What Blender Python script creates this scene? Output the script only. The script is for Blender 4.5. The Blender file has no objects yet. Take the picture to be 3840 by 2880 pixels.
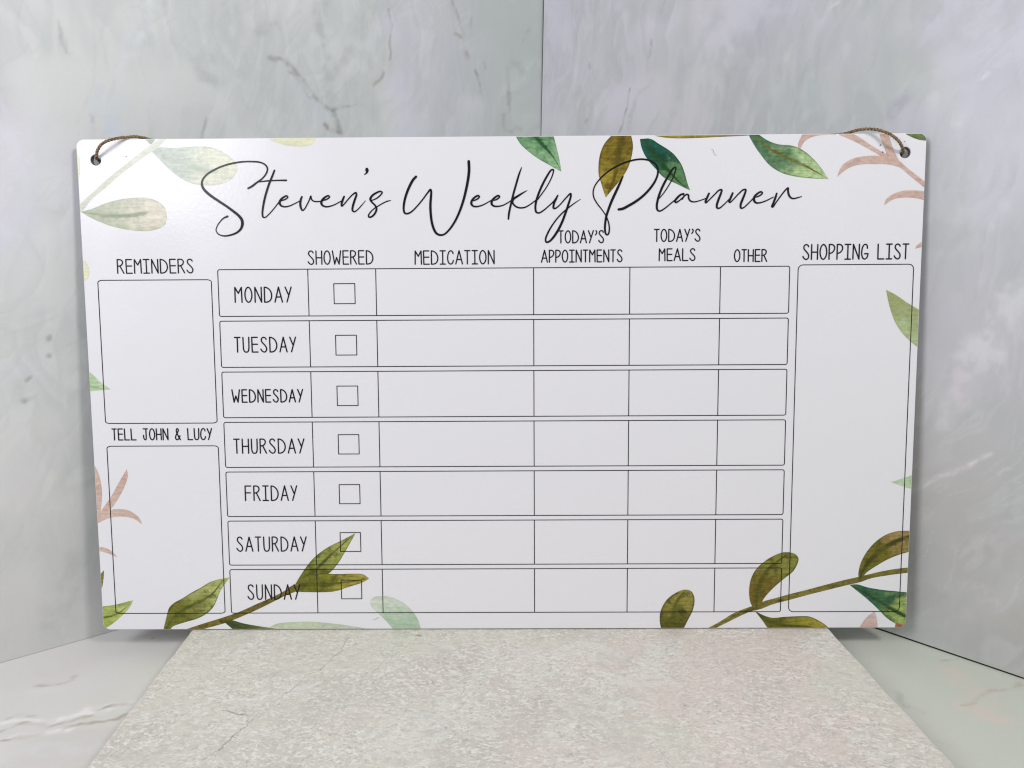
import bpy, bmesh, math, random
import numpy as np
from mathutils import Vector, Matrix
random.seed(4)

# ------------------------------------------------------------------ camera, light, exposure
sc = bpy.context.scene
col = sc.collection
cam_d = bpy.data.cameras.new('camera'); cam = bpy.data.objects.new('camera', cam_d); col.objects.link(cam)
cam_d.sensor_width = 36.0; cam_d.lens = 27.0469; cam_d.clip_start = 0.01; cam_d.clip_end = 20
cam.matrix_world = Matrix([[0.9999567, 0.0049981, 0.0078505, 0.00813], [0.0068713, 0.1724096, -0.9850014, -0.356647], [-0.0062767, 0.9850127, 0.1723678, 0.198153], [0, 0, 0, 1]])
sc.camera = cam
w = bpy.data.worlds.new('World'); sc.world = w; w.use_nodes = True
w.node_tree.nodes['Background'].inputs[0].default_value = (0.95, 0.97, 1.0, 1)
w.node_tree.nodes['Background'].inputs[1].default_value = 0.37
def area(name, loc, target, sx, sy, power, colr):
    d = bpy.data.lights.new(name, 'AREA'); d.shape = 'RECTANGLE'; d.size = sx; d.size_y = sy; d.energy = power; d.color = colr
    o = bpy.data.objects.new(name, d); col.objects.link(o); o.location = loc
    o.rotation_euler = (Vector(target) - Vector(loc)).to_track_quat('-Z', 'Y').to_euler()
    return o
area('softbox', (-0.43, -0.48, 0.50), (0, 0, 0.16), 0.26, 0.34, 2.72, (0.95, 0.93, 1.0))
area('softbox', (0.47, -0.53, 0.66), (0, 0, 0.12), 0.15, 0.15, 2.72, (1.0, 0.965, 0.95))
sc.view_settings.view_transform = 'Standard'; sc.view_settings.look = 'None'
sc.view_settings.exposure = 0.0; sc.view_settings.gamma = 1.0; sc.view_settings.use_curve_mapping = False
try:
    sc.cycles.use_denoising = True; sc.cycles.pixel_filter_type = 'BLACKMAN_HARRIS'; sc.cycles.filter_width = 1.15; sc.cycles.max_bounces = 8
except Exception: pass

# ------------------------------------------------------------------ helpers
def lin(c):
    return tuple((v/12.92 if v <= 0.04045 else ((v+0.055)/1.055)**2.4) for v in (x/255.0 for x in c))
def alb(c, k=1.30):                       # base colour of a surface that photographs as sRGB c
    return tuple(min(0.9, v*k) for v in lin(c)) + (1.0,)
def tag(o, label=None, cat=None, kind=None, group=None):
    if label: o['label'] = label
    if cat: o['category'] = cat
    if kind: o['kind'] = kind
    if group: o['group'] = group
    return o
def empty(name, loc=(0, 0, 0)):
    o = bpy.data.objects.new(name, None); col.objects.link(o); o.location = loc; o.empty_display_size = 0.02
    return o
def link(name, me, mats=(), parent=None):
    o = bpy.data.objects.new(name, me); col.objects.link(o)
    for m in mats: me.materials.append(m)
    if parent: o.parent = parent
    return o
def mesh(name, vs, fs, mats=(), parent=None, smooth=False):
    me = bpy.data.meshes.new(name); me.from_pydata(vs, [], fs); me.update()
    if smooth: me.polygons.foreach_set('use_smooth', [True]*len(me.polygons))
    return link(name, me, mats, parent)
def newmat(name):
    m = bpy.data.materials.new(name); m.use_nodes = True
    return m, m.node_tree, m.node_tree.nodes['Principled BSDF']
def catmull(pts, n=8, closed=False):
    P = [np.array(p, float) for p in pts]
    if len(P) < 3: return [p for p in P]
    out = []
    m = len(P)
    rng = range(m if closed else m-1)
    for i in rng:
        p1, p2 = P[i], P[(i+1) % m]
        p0 = P[i-1] if (closed or i > 0) else 2*p1-p2
        p3 = P[(i+2) % m] if (closed or i+2 < m) else 2*p2-p1
        # centripetal parameters keep tight turns free of loops
        t0 = 0; t1 = t0+max(1e-4, np.linalg.norm((p1-p0)[:2])**.5); t2 = t1+max(1e-4, np.linalg.norm((p2-p1)[:2])**.5); t3 = t2+max(1e-4, np.linalg.norm((p3-p2)[:2])**.5)
        for k in range(n):
            t = t1+(t2-t1)*k/n
            a1 = p0*(t1-t)/(t1-t0)+p1*(t-t0)/(t1-t0); a2 = p1*(t2-t)/(t2-t1)+p2*(t-t1)/(t2-t1); a3 = p2*(t3-t)/(t3-t2)+p3*(t-t2)/(t3-t2)
            b1 = a1*(t2-t)/(t2-t0)+a2*(t-t0)/(t2-t0); b2 = a2*(t3-t)/(t3-t1)+a3*(t-t1)/(t3-t1)
            out.append(b1*(t2-t)/(t2-t1)+b2*(t-t1)/(t2-t1))
    if not closed: out.append(P[-1])
    return out

# smooth value noise on arrays (for the printed stone patterns)
_rng = np.random.RandomState(11); _T = _rng.rand(256, 256)
def vnoise(x, y, s=0):
    x = x + s*17.31; y = y + s*9.77
    xi = np.floor(x).astype(int); yi = np.floor(y).astype(int); fx = x-xi; fy = y-yi
    fx = fx*fx*fx*(fx*(fx*6-15)+10); fy = fy*fy*fy*(fy*(fy*6-15)+10)
    g = lambda a, b: _T[a & 255, b & 255]
    return (g(xi, yi)*(1-fx)+g(xi+1, yi)*fx)*(1-fy)+(g(xi, yi+1)*(1-fx)+g(xi+1, yi+1)*fx)*fy
def fbm(x, y, s=0, o=4):
    t = 0; a = .5; n = 0
    for k in range(o):
        t = t+a*vnoise(x*2**k, y*2**k, s+k*3); n += a; a *= .5
    return t/n
def sstep(a, b, x):
    t = np.clip((x-a)/(b-a), 0, 1); return t*t*(3-2*t)
def seg_dist(X, Y, pts):
    d = np.full(X.shape, 1e9)
    for (ax, ay), (bx, by) in zip(pts[:-1], pts[1:]):
        vx, vy = bx-ax, by-ay; L = vx*vx+vy*vy+1e-9
        t = np.clip(((X-ax)*vx+(Y-ay)*vy)/L, 0, 1)
        d = np.minimum(d, np.hypot(X-ax-t*vx, Y-ay-t*vy))
    return d
VEIN = .60
def apply_veins(C, X, Y, veins, wob=1.0, gain=None):
    wx = (fbm(X/9, Y/9, 21, 3)-.5)*9*wob; wy = (fbm(X/9, Y/9, 31, 3)-.5)*9*wob
    brk = fbm(X/5, Y/5, 41, 3)
    for pts, wd, c, s in veins:
        xs = [p[0] for p in pts]; ys = [p[1] for p in pts]; mgn = wd*2.5+10
        m = (X > min(xs)-mgn) & (X < max(xs)+mgn) & (Y > min(ys)-mgn) & (Y < max(ys)+mgn)
        if not m.any(): continue
        sp = [tuple(p) for p in catmull(pts, 6)] if len(pts) > 2 else pts
        kw = min(1.6, .30+wd*.20)
        d = seg_dist(X[m]+wx[m]*kw, Y[m]+wy[m]*kw, sp)
        a = (gain or VEIN)*s*(1-sstep(wd*.1, wd*1.6, d))*(.35+1.0*sstep(.33, .66, brk[m]))
        a = np.clip(a, 0, 1)[:, None]
        C[m] = C[m]*(1-a)+np.array(c, float)*a
    return C
def srgb_alb(C, k):
    v = C/255.0
    v = np.where(v <= .04045, v/12.92, ((v+.055)/1.055)**2.4)*k
    return np.clip(v, 0, .9)
def lerp(a, b, t): return np.asarray(a, float)+(np.asarray(b, float)-np.asarray(a, float))*t[..., None]

def stone_mat(name, rough, fine, bump):
    m, nt, b = newmat(name)
    at = nt.nodes.new('ShaderNodeVertexColor'); at.layer_name = 'stone'
    tc = nt.nodes.new('ShaderNodeTexCoord')
    n = nt.nodes.new('ShaderNodeTexNoise'); n.inputs['Scale'].default_value = 700; n.inputs['Detail'].default_value = 5
    nt.links.new(tc.outputs['Object'], n.inputs['Vector'])
    mr = nt.nodes.new('ShaderNodeMapRange'); mr.inputs[1].default_value = .3; mr.inputs[2].default_value = .7
    mr.inputs[3].default_value = 1-fine; mr.inputs[4].default_value = 1+fine
    nt.links.new(n.outputs['Fac'], mr.inputs[0])
    mx = nt.nodes.new('ShaderNodeVectorMath'); mx.operation = 'SCALE'
    nt.links.new(at.outputs['Color'], mx.inputs[0]); nt.links.new(mr.outputs[0], mx.inputs['Scale'])
    nt.links.new(mx.outputs[0], b.inputs['Base Color'])
    b.inputs['Roughness'].default_value = rough
    b.inputs['Specular IOR Level'].default_value = 0.35
    bp = nt.nodes.new('ShaderNodeBump'); bp.inputs['Strength'].default_value = bump; bp.inputs['Distance'].default_value = .0004
    nt.links.new(n.outputs['Fac'], bp.inputs['Height']); nt.links.new(bp.outputs[0], b.inputs['Normal'])
    return m
MAT_WALL = stone_mat('marble_print', .42, .012, .05)
MAT_FLOOR = stone_mat('marble_floor_print', .40, .015, .05)
MAT_TILE = stone_mat('stone_tile_print', .55, .03, .35)
m_dark, _, _b = newmat('panel_core_and_shade'); _b.inputs['Base Color'].default_value = (.02, .02, .02, 1); _b.inputs['Roughness'].default_value = .9  # dark panel sides; also colours the added shade strips

def slab_grid(name, nu, nv, pos, back, colors, mats):
    """front face as a fine grid (pos: (nv,nu,3)), back = offset vector to the rear face; one solid slab"""
    V = pos.reshape(-1, 3); N = len(V)
    i = np.arange(nu-1)[None, :]; j = np.arange(nv-1)[:, None]
    q = np.stack([j*nu+i, j*nu+i+1, (j+1)*nu+i+1, (j+1)*nu+i], -1).reshape(-1, 4)
    ring = [k for k in range(nu)]+[r*nu+nu-1 for r in range(1, nv)]+[(nv-1)*nu+k for k in range(nu-2, -1, -1)]+[r*nu for r in range(nv-2, 0, -1)]
    Vb = V[ring]+np.array(back)
    verts = np.vstack([V, Vb]); R_ = len(ring)
    faces = q.tolist()
    for k in range(R_):
        k2 = (k+1) % R_
        faces.append([ring[k2], ring[k], N+k, N+k2])
    faces.append([N+k for k in range(R_-1, -1, -1)])
    me = bpy.data.meshes.new(name); me.from_pydata(verts.tolist(), [], faces); me.update()
    ca = me.color_attributes.new('stone', 'FLOAT_COLOR', 'POINT')
    cc = np.ones((len(verts), 4)); cc[:N, :3] = colors.reshape(-1, 3); cc[N:, :3] = colors.reshape(-1, 3)[ring]
    ca.data.foreach_set('color', cc.ravel())
    o = link(name, me, mats)
    mi = np.zeros(len(faces), int); mi[len(q):] = 1
    me.polygons.foreach_set('material_index', mi); me.update()
    return o

# ------------------------------------------------------------------ the setting: marbled floor and two backdrop walls
VEINS_L = [
 ([(-188.1,302.3),(-180.4,302.3),(-175.0,296.6),(-168.8,290.8),(-161.0,283.6),(-153.6,277.6),(-147.3,264.4)],1.6,(140,142,140),0.75),
 ([(-179.3,297.3),(-172.4,291.6),(-166.2,283.7)],0.7,(128,118,104),0.55),
 ([(-176.8,291.1),(-167.0,283.0),(-156.9,274.6)],4.0,(186,198,204),0.5),
 ([(-188.4,331.5),(-186.3,320.6),(-183.4,310.9),(-180.4,302.3)],1.5,(205,208,206),0.5),
 ([(-192.1,315.8),(-183.6,319.7)],3,(150,156,152),0.4),
 ([(-153.6,277.6),(-145.7,279.8),(-137.6,282.3)],1.0,(120,122,122),0.6),
 ([(-156.8,271.2),(-153.4,268.0),(-149.3,264.5)],1.3,(128,118,104),0.7),
 ([(-220.9,296.7),(-219.0,292.1),(-218.3,288.5),(-216.1,283.8)],6,(165,170,167),0.45),
 ([(-238.9,301.3),(-228.4,296.3),(-220.4,285.8)],2.5,(170,175,172),0.35),
 ([(-200.3,314.5),(-207.2,308.5),(-206.5,300.0),(-198.7,297.3)],16,(176,180,178),0.35),
 ([(-112.5,339.7),(-112.7,325.8),(-114.9,311.4)],0.8,(140,136,128),0.6),
 ([(-118.3,303.2),(-119.6,299.8),(-123.5,298.3),(-124.7,296.4)],1.2,(128,118,104),0.5),
 ([(-67.2,353.5),(-61.4,339.8),(-60.4,334.0),(-65.7,333.9)],1.5,(138,138,132),0.55),
 ([(-57.3,324.7),(-55.8,321.2)],1.4,(140,118,112),0.7),
 ([(-52.9,347.1),(-52.2,330.7)],1.8,(150,156,152),0.45),
 ([(-49.6,313.6),(-47.1,307.0),(-45.6,301.0)],1.1,(125,125,120),0.6),
 ([(-43.4,320.6),(-42.9,317.6)],1.0,(128,118,104),0.7),
 ([(-22.1,319.6),(-22.6,310.0),(-21.5,291.0)],1.6,(134,138,134),0.6),
 ([(-26.2,287.3),(-24.1,280.2),(-11.1,279.2)],2.2,(150,150,146),0.5),
 ([(-8.6,338.9),(-3.0,347.7)],1.3,(145,155,148),0.5),
 ([(-17.3,323.4),(-10.8,317.9)],4,(158,166,160),0.5),
 ([(-155.3,334.9),(-157.3,325.4),(-155.0,311.2),(-155.4,303.1),(-158.6,300.0)],3.2,(158,164,160),0.55),
 ([(-139.5,310.7),(-151.1,298.3),(-154.7,287.1),(-150.4,280.7)],4,(164,168,164),0.5),
 ([(-167.5,327.6),(-169.5,318.2),(-166.9,312.1)],4,(196,199,196),0.4),
 ([(-128.9,334.2),(-131.2,317.4),(-126.9,304.2),(-137.4,286.2)],7,(170,176,172),0.4),
 ([(-105.4,336.8),(-94.9,340.7),(-87.9,336.9)],1.5,(202,205,203),0.5),
 ([(-275.1,276.8),(-275.8,271.0),(-278.5,262.8)],2.0,(186,193,210),0.5),
 ([(-267.7,274.2),(-270.0,263.6),(-270.5,254.8)],2.8,(188,200,214),0.65),
 ([(-264.7,280.3),(-260.3,293.5),(-254.9,304.6),(-248.2,316.0)],4,(208,213,217),0.5),
 ([(-289.8,304.0),(-289.0,297.1),(-287.0,290.6)],0.9,(150,152,150),0.7),
 ([(-294.2,312.3),(-291.3,306.4)],2.2,(190,194,193),0.5),
 ([(-279.8,262.6),(-279.1,255.8)],1.1,(158,164,168),0.55),
 ([(-225.4,266.1),(-227.0,261.6),(-228.6,257.1)],1.2,(145,148,150),0.6),
 ([(-242.0,321.7),(-242.8,318.7)],2.0,(160,162,156),0.5),
 ([(-204.8,266.1),(-202.3,262.4)],3.0,(192,194,196),0.5),
 ([(-318.7,129.2),(-313.8,130.9)],1.2,(150,152,150),0.3),
 ([(-307.2,158.7),(-307.2,157.8)],1.3,(120,120,112),0.6),
 ([(-307.9,150.2),(-308.1,149.4)],1.0,(130,130,122),0.6),
 ([(-315.7,139.3),(-316.9,138.0)],1.2,(130,130,122),0.6),
 ([(-319.2,130.2),(-320.0,129.3)],1.4,(112,112,106),0.7),
 ([(-306.4,169.2),(-306.1,164.5),(-303.6,162.8)],1.0,(205,207,207),0.5),
 ([(-326.9,81.6),(-317.0,100.8),(-301.9,114.7)],7,(196,192,198),0.35),
 ([(-327.8,45.6),(-316.1,67.7),(-309.4,79.6)],14,(194,198,190),0.35),
 ([(-321.8,7.8),(-312.8,27.6),(-307.4,40.0)],9,(168,170,168),0.45)]
VEINS_R = [
 ([(83.9,296.6),(81.0,287.2),(78.6,277.6),(75.2,269.4)],0.8,(118,110,100),0.75),
 ([(99.4,297.1),(90.8,292.8),(85.7,285.2),(83.4,274.2)],2.2,(158,160,162),0.5),
 ([(98.2,321.6),(96.8,313.8)],1.5,(160,146,146),0.6),
 ([(154.0,314.9),(153.4,312.5)],3.5,(160,166,166),0.5),
 ([(147.1,308.1),(146.3,301.3)],2.2,(160,172,170),0.5),
 ([(136.3,337.1),(124.8,320.5),(114.3,305.4),(96.3,289.3),(79.0,269.0)],13,(200,203,200),0.5),
 ([(161.7,329.1),(147.1,307.5),(131.6,284.4),(118.2,262.1)],10,(206,207,208),0.45),
 ([(182.1,326.9),(170.0,308.2),(158.4,291.9),(152.8,263.7)],8,(180,182,184),0.55),
 ([(144.4,327.9),(136.0,317.1),(122.7,301.4),(111.1,268.3)],4,(182,186,190),0.5),
 ([(107.3,343.6),(106.0,336.0)],1.3,(168,170,164),0.6),
 ([(65.3,302.2),(62.5,300.1)],1.1,(140,138,132),0.6),
 ([(47.1,316.7),(48.2,313.6)],1.0,(140,144,140),0.5),
 ([(49.0,346.6),(48.7,328.0),(50.9,320.4)],3,(198,202,198),0.5),
 ([(71.0,325.3),(69.7,312.9),(73.7,306.6)],5,(176,182,180),0.4),
 ([(79.7,338.8),(78.2,330.9)],4,(196,200,196),0.4),
 ([(189.9,300.4),(189.0,294.7)],2.5,(214,213,206),0.6),
 ([(173.2,281.1),(169.7,270.5)],2.0,(206,206,204),0.5),
 ([(115.7,293.3),(113.1,280.2),(112.6,272.2)],1.2,(204,206,208),0.5),
 ([(250.1,267.9),(244.9,266.5),(243.0,263.5)],3.2,(166,166,186),0.6),
 ([(202.1,280.4),(203.3,273.3)],4,(176,192,186),0.5),
 ([(292.3,279.1),(289.0,276.3)],1.1,(222,224,224),0.8),
 ([(286.2,273.3),(284.2,271.6)],1.3,(222,224,224),0.8),
 ([(276.3,255.2),(275.1,252.7)],2.6,(222,224,224),0.7),
 ([(262.6,266.2),(262.0,261.1)],2.4,(214,216,220),0.6),
 ([(212.0,318.1),(208.0,315.6)],1.1,(222,224,224),0.7),
 ([(272.8,302.9),(273.1,288.9),(269.4,277.5),(267.0,261.5)],8,(204,206,208),0.4),
 ([(47.3,281.3),(49.7,282.5)],1.2,(150,150,150),0.5),
 ([(298.8,177.6),(298.1,171.3),(295.8,152.3),(288.6,130.5),(284.5,120.0)],7,(214,214,218),0.6),
 ([(304.7,171.7),(300.5,160.6),(294.7,149.0)],8,(218,220,224),0.55),
 ([(289.6,135.6),(288.7,122.3)],4,(214,206,206),0.6),
 ([(280.6,112.7),(284.6,118.4)],3,(206,206,208),0.5),
 ([(272.1,78.1),(281.7,84.1),(294.1,95.3),(303.3,102.6)],1.0,(220,220,218),0.75),
 ([(296.1,97.1),(293.4,94.5)],2.4,(220,216,214),0.7),
 ([(308.4,93.0),(312.2,96.3)],1.0,(214,214,214),0.5),
 ([(304.1,20.7),(308.5,34.4),(315.4,63.5)],6,(200,196,202),0.4),
 ([(290.6,206.7),(292.1,205.2)],2.2,(214,214,220),0.6),
 ([(295.8,215.3),(296.8,214.4)],2.2,(212,214,220),0.6),
 ([(276.9,68.6),(275.4,67.7)],1.1,(212,212,210),0.5)]
VEINS_F = [
 ([(-213.6,-59.8),(-200.9,-56.6),(-187.0,-55.0),(-175.1,-49.1),(-165.7,-45.7)],2.0,(222,221,218),0.7),
 ([(-209.4,-66.1),(-201.8,-59.9),(-188.1,-59.9),(-177.9,-53.4)],1.0,(176,172,158),0.7),
 ([(-205.4,-72.2),(-197.6,-69.5),(-189.1,-64.6),(-180.7,-60.7),(-167.7,-57.5),(-163.7,-51.7)],1.1,(168,160,150),0.75),
 ([(-204.0,-70.0),(-194.0,-66.2),(-182.3,-63.1)],1.6,(224,222,220),0.6),
 ([(-214.0,-56.2),(-210.9,-54.9),(-201.9,-53.3)],1.1,(186,182,166),0.6),
 ([(-177.3,-50.8),(-171.4,-46.6),(-164.7,-45.7)],0.9,(160,155,148),0.6),
 ([(-215.2,-31.0),(-208.8,-30.1),(-203.6,-26.2),(-201.5,-21.3)],1.2,(180,170,164),0.6),
 ([(-222.1,-24.2),(-210.2,-22.3),(-200.5,-12.1)],5,(203,198,193),0.4),
 ([(-227.3,-39.3),(-215.9,-37.5),(-203.4,-33.9)],3,(212,211,208),0.4),
 ([(-199.6,-80.9),(-184.6,-75.2),(-168.6,-73.8)],5,(206,208,207),0.4),
 ([(-192.4,17.3),(-192.1,17.6)],0.28,(40,40,40),1.0),
 ([(-189.8,18.0),(-189.4,18.3)],0.28,(40,40,40),1.0),
 ([(-193.3,13.0),(-192.9,13.2)],0.28,(40,40,40),1.0),
 ([(-183.8,13.2),(-183.5,13.4)],0.28,(40,40,40),1.0),
 ([(212.6,-25.4),(212.4,-40.7),(204.2,-53.0),(211.2,-56.4)],7,(208,196,186),0.5),
 ([(239.4,-31.4),(227.8,-34.2),(220.9,-35.1),(210.3,-44.3),(203.6,-46.9)],1.1,(180,176,164),0.6),
 ([(212.1,-11.4),(217.8,-10.1),(221.2,-10.1)],0.9,(172,176,160),0.6),
 ([(177.8,-36.9),(178.7,-47.7),(183.7,-53.8)],1.8,(172,178,164),0.45),
 ([(178.8,-72.1),(182.7,-73.7)],1.2,(178,176,176),0.5),
 ([(179.0,4.9),(182.6,-13.0),(186.7,-27.3)],6,(198,202,192),0.35)]
def marble(U, Zc, seed, ang, k):
    a = math.radians(ang); S = U*math.cos(a)+Zc*math.sin(a); Tt = -U*math.sin(a)+Zc*math.cos(a)
    wx = (fbm(U/70, Zc/70, seed, 4)-.5)*70; wy = (fbm(U/70, Zc/70, seed+5, 4)-.5)*70
    n1 = fbm((S+wx)/150, (Tt+wy)/52, seed+9, 5)
    n2 = fbm((U+wy)/85, (Zc+wx)/85, seed+14, 3)
    n3 = fbm((S+wx*.7)/90, (Tt+wy*.7)/16, seed+19, 5)
    n4 = fbm((S+wy)/60, (Tt+wx*.6)/22, seed+23, 5)
    n5 = fbm((U+wx*.35)/20, (Zc+wy*.5)/85, seed+41, 5)
    C = lerp((199, 203, 200), (204, 204, 214), sstep(.36, .60, n2))
    C = lerp(C, (212, 208, 212), .6*sstep(.5, .7, fbm(U/110, Zc/110, seed+31, 3)))
    if seed == 2:                              # grey print cloud near the corner, with the light's falloff painted into it
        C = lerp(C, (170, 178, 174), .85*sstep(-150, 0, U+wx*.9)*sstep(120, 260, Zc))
        C = lerp(C, (188, 188, 184), .75*sstep(230, 30, Zc+wy*.5))  # dimmer light towards the foot, painted into the left panel
    else: C = lerp(C, (180, 179, 175), .95*sstep(270, 20, Zc+wy*.6))  # print turns more neutral low down, with the dimmer light painted in
    # washed layers, each with one crisp and one fading edge
    for q, f, amp, cc in ((n1, 5.0, .40, (178, 183, 182)), (n4, 4.0, .30, (214, 217, 218)), (n3, 3.2, .34, (182, 186, 185)), (n5, 5.0, .40, (176, 181, 180))):
        sw = (q*f) % 1.0; sw = sw*(1-sstep(.78, 1.0, sw))*1.15
        m = amp*sw*sstep(.40, .58, fbm(U/60, Zc/60, seed+37+int(f*3), 3)); C = lerp(C, cc, m)
    t = np.exp(-((n3-.5)/.010)**2)*.22*sstep(.45, .6, n2); C = lerp(C, (216, 218, 220), t)
    t = np.exp(-((n3-.56)/.010)**2)*.18*sstep(.45, .6, 1-n2); C = lerp(C, (172, 176, 176), t)
    return C
def wall(name, p0, d, zdir, nrm, u0, u1, z0, z1, step, seed, ang, veins, k, edge=None):
    nu = int((u1-u0)/step)+1; nv = int((z1-z0)/step)+1
    U, Zc = np.meshgrid(np.linspace(u0, u1, nu), np.linspace(z0, z1, nv))
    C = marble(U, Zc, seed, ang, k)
    C = apply_veins(C, U, Zc, veins)
    C = srgb_alb(C, k)
    if edge:                                # panel turned slightly in its own plane, so that its foot lifts towards the corner
        (ea, za), (eb, zb) = edge
        sl = (eb-ea)/(zb-za)
        Ug = U+(Zc-za)*sl+(ea-u0); Zg = Zc+GAP0+(GAP1-GAP0)*np.clip((U-u0)/(u1-u0), 0, 1)
    else: Ug, Zg = U, Zc
    P = np.array(p0)+(Ug[..., None]*np.array(d)+Zg[..., None]*np.array(zdir))/1000
    return slab_grid(name, nu, nv, P, -np.array(nrm)*.008, C, (MAT_WALL, m_dark))
GAP0, GAP1 = 1.35, 0.75
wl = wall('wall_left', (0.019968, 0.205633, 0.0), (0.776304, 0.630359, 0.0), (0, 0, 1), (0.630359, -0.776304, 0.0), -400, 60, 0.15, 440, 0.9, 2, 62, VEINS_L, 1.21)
tag(wl, 'pale grey marbled backdrop panel standing behind the left half of the planner', 'backdrop panel', 'structure')
WR_ORIG = None
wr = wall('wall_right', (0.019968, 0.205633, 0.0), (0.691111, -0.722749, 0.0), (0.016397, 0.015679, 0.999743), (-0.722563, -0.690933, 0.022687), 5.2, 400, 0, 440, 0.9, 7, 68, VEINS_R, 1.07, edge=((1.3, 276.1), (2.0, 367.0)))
tag(wr, 'blue grey marbled backdrop panel standing behind the right half with a dark gap at its foot', 'backdrop panel', 'structure')
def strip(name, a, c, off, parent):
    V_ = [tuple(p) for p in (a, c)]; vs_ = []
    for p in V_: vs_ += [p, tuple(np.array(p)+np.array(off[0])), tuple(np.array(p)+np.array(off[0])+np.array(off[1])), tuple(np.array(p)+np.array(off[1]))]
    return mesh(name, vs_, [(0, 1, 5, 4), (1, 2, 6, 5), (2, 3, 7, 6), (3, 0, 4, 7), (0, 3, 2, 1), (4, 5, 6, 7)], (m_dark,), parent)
dr_, zr_, nr_, cf_ = (np.array(q) for q in ((0.691111, -0.722749, 0.0), (0.016397, 0.015679, 0.999743), (-0.722563, -0.690933, 0.022687), (0.019968, 0.205633, 0.0)))
def rp(u, z, d=0): return cf_+(dr_*u+zr_*z-nr_*d)/1000
(ea, za), (eb, zb) = ((1.3, 276.1), (2.0, 367.0))
sl_ = (eb-ea)/(zb-za)
# black strips standing in for shade at the right panel's corner edge and foot
strip('corner_shade_strip', rp(ea+(0-za)*sl_-.02, 1.5, .02), rp(ea+(440-za)*sl_-.02, 440, .02), (tuple((-dr_*.0020-nr_*.0016)), tuple(-nr_*.004)), wr)
strip('foot_shade_strip', rp(6, .05, .35), rp(400, .05, .35), (tuple(zr_*.0016), tuple(-nr_*.006)), wr)
nu, nv = 560, 470
X, Y = np.meshgrid(np.linspace(-420, 420, nu), np.linspace(-330, 320, nv))
wx = (fbm(X/60, Y/60, 3, 4)-.5)*60
n1 = fbm((X+wx)/90, (Y+wx*.5)/30, 6, 5); n2 = fbm(X/80, Y/80, 12, 3)
C = lerp((206, 205, 201), (202, 202, 194), sstep(.4, .6, n2)); t = sstep(.52, .7, n1)
C = C*(1-.4*t[..., None])+np.array((194, 190, 186.))*(.4*t[..., None])
C = lerp(C, (190, 196, 182), .8*sstep(120, 210, X))
C = apply_veins(C, X, Y, VEINS_F, 1.3, 1.15)
P = np.stack([X, Y, np.zeros_like(X)], -1)/1000
fl = slab_grid('floor', nu, nv, P, (0, 0, -.02), srgb_alb(C, 1.12), (MAT_FLOOR, m_dark))
tag(fl, 'white marbled floor sheet under the stone tile', 'floor', 'structure')

# ------------------------------------------------------------------ the stone tile
TT = 0.0115
xl0, xr0, yb, yf = -0.1560, 0.1622, 0.0035, -0.3040
rc = .0045; out = []
def arc(cx, cy, a0, a1, n=8): return [(cx+rc*math.cos(math.radians(a0+(a1-a0)*i/n)), cy+rc*math.sin(math.radians(a0+(a1-a0)*i/n))) for i in range(n+1)]
TLn = (xl0, yb); TRn = (xr0, yb); BRn = (xr0+.0145, yf); BLn = (xl0+.0145-.001, yf)
loop = arc(TLn[0]+rc, yb-rc, 180, 90)+arc(TRn[0]-rc, yb-rc, 90, 0)
def side(a, b, n):
    o = []
    for i in range(1, n):
        t = i/n; x = a[0]+(b[0]-a[0])*t; y = a[1]+(b[1]-a[1])*t
        o.append((x+(float(fbm(np.array(y*1000/13), np.array(a[0]*50), 5, 3))-.5)*.0011, y))
    return o
loop += side((TRn[0], yb-rc), BRn, 150)+[BRn, BLn]+side(BLn, (TLn[0], yb-rc), 150)
loop = loop[::-1]
# solid tile: rounded top edge, straight sides
prof = [(0.0011, TT), (.0005, TT-.00015), (.00015, TT-.0005), (0, TT-.0011), (0, 0.0002)]
L = [Vector((x, y)) for x, y in loop]; nL = len(L)
def inset(k, d):
    a = (L[k]-L[k-1]); b = (L[(k+1) % nL]-L[k]); t = (a.normalized()+b.normalized())
    nn = Vector((-t.y, t.x)).normalized(); return nn*d
area2 = sum(L[k].x*L[(k+1) % nL].y-L[(k+1) % nL].x*L[k].y for k in range(nL)); sgn = 1 if area2 > 0 else -1
vs = []; fs = []
for d, z in prof:
    for k in range(nL):
        q = L[k]+inset(k, d)*sgn; vs.append((q.x, q.y, z))
for r in range(len(prof)-1):
    for k in range(nL):
        k2 = (k+1) % nL; f = [r*nL+k, r*nL+k2, (r+1)*nL+k2, (r+1)*nL+k]; fs.append(f[::-1] if sgn > 0 else f)
fs.append(list(range(nL)) if sgn > 0 else list(range(nL-1, -1, -1)))
fs.append([(len(prof)-1)*nL+k for k in (range(nL-1, -1, -1) if sgn > 0 else range(nL))])
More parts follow.
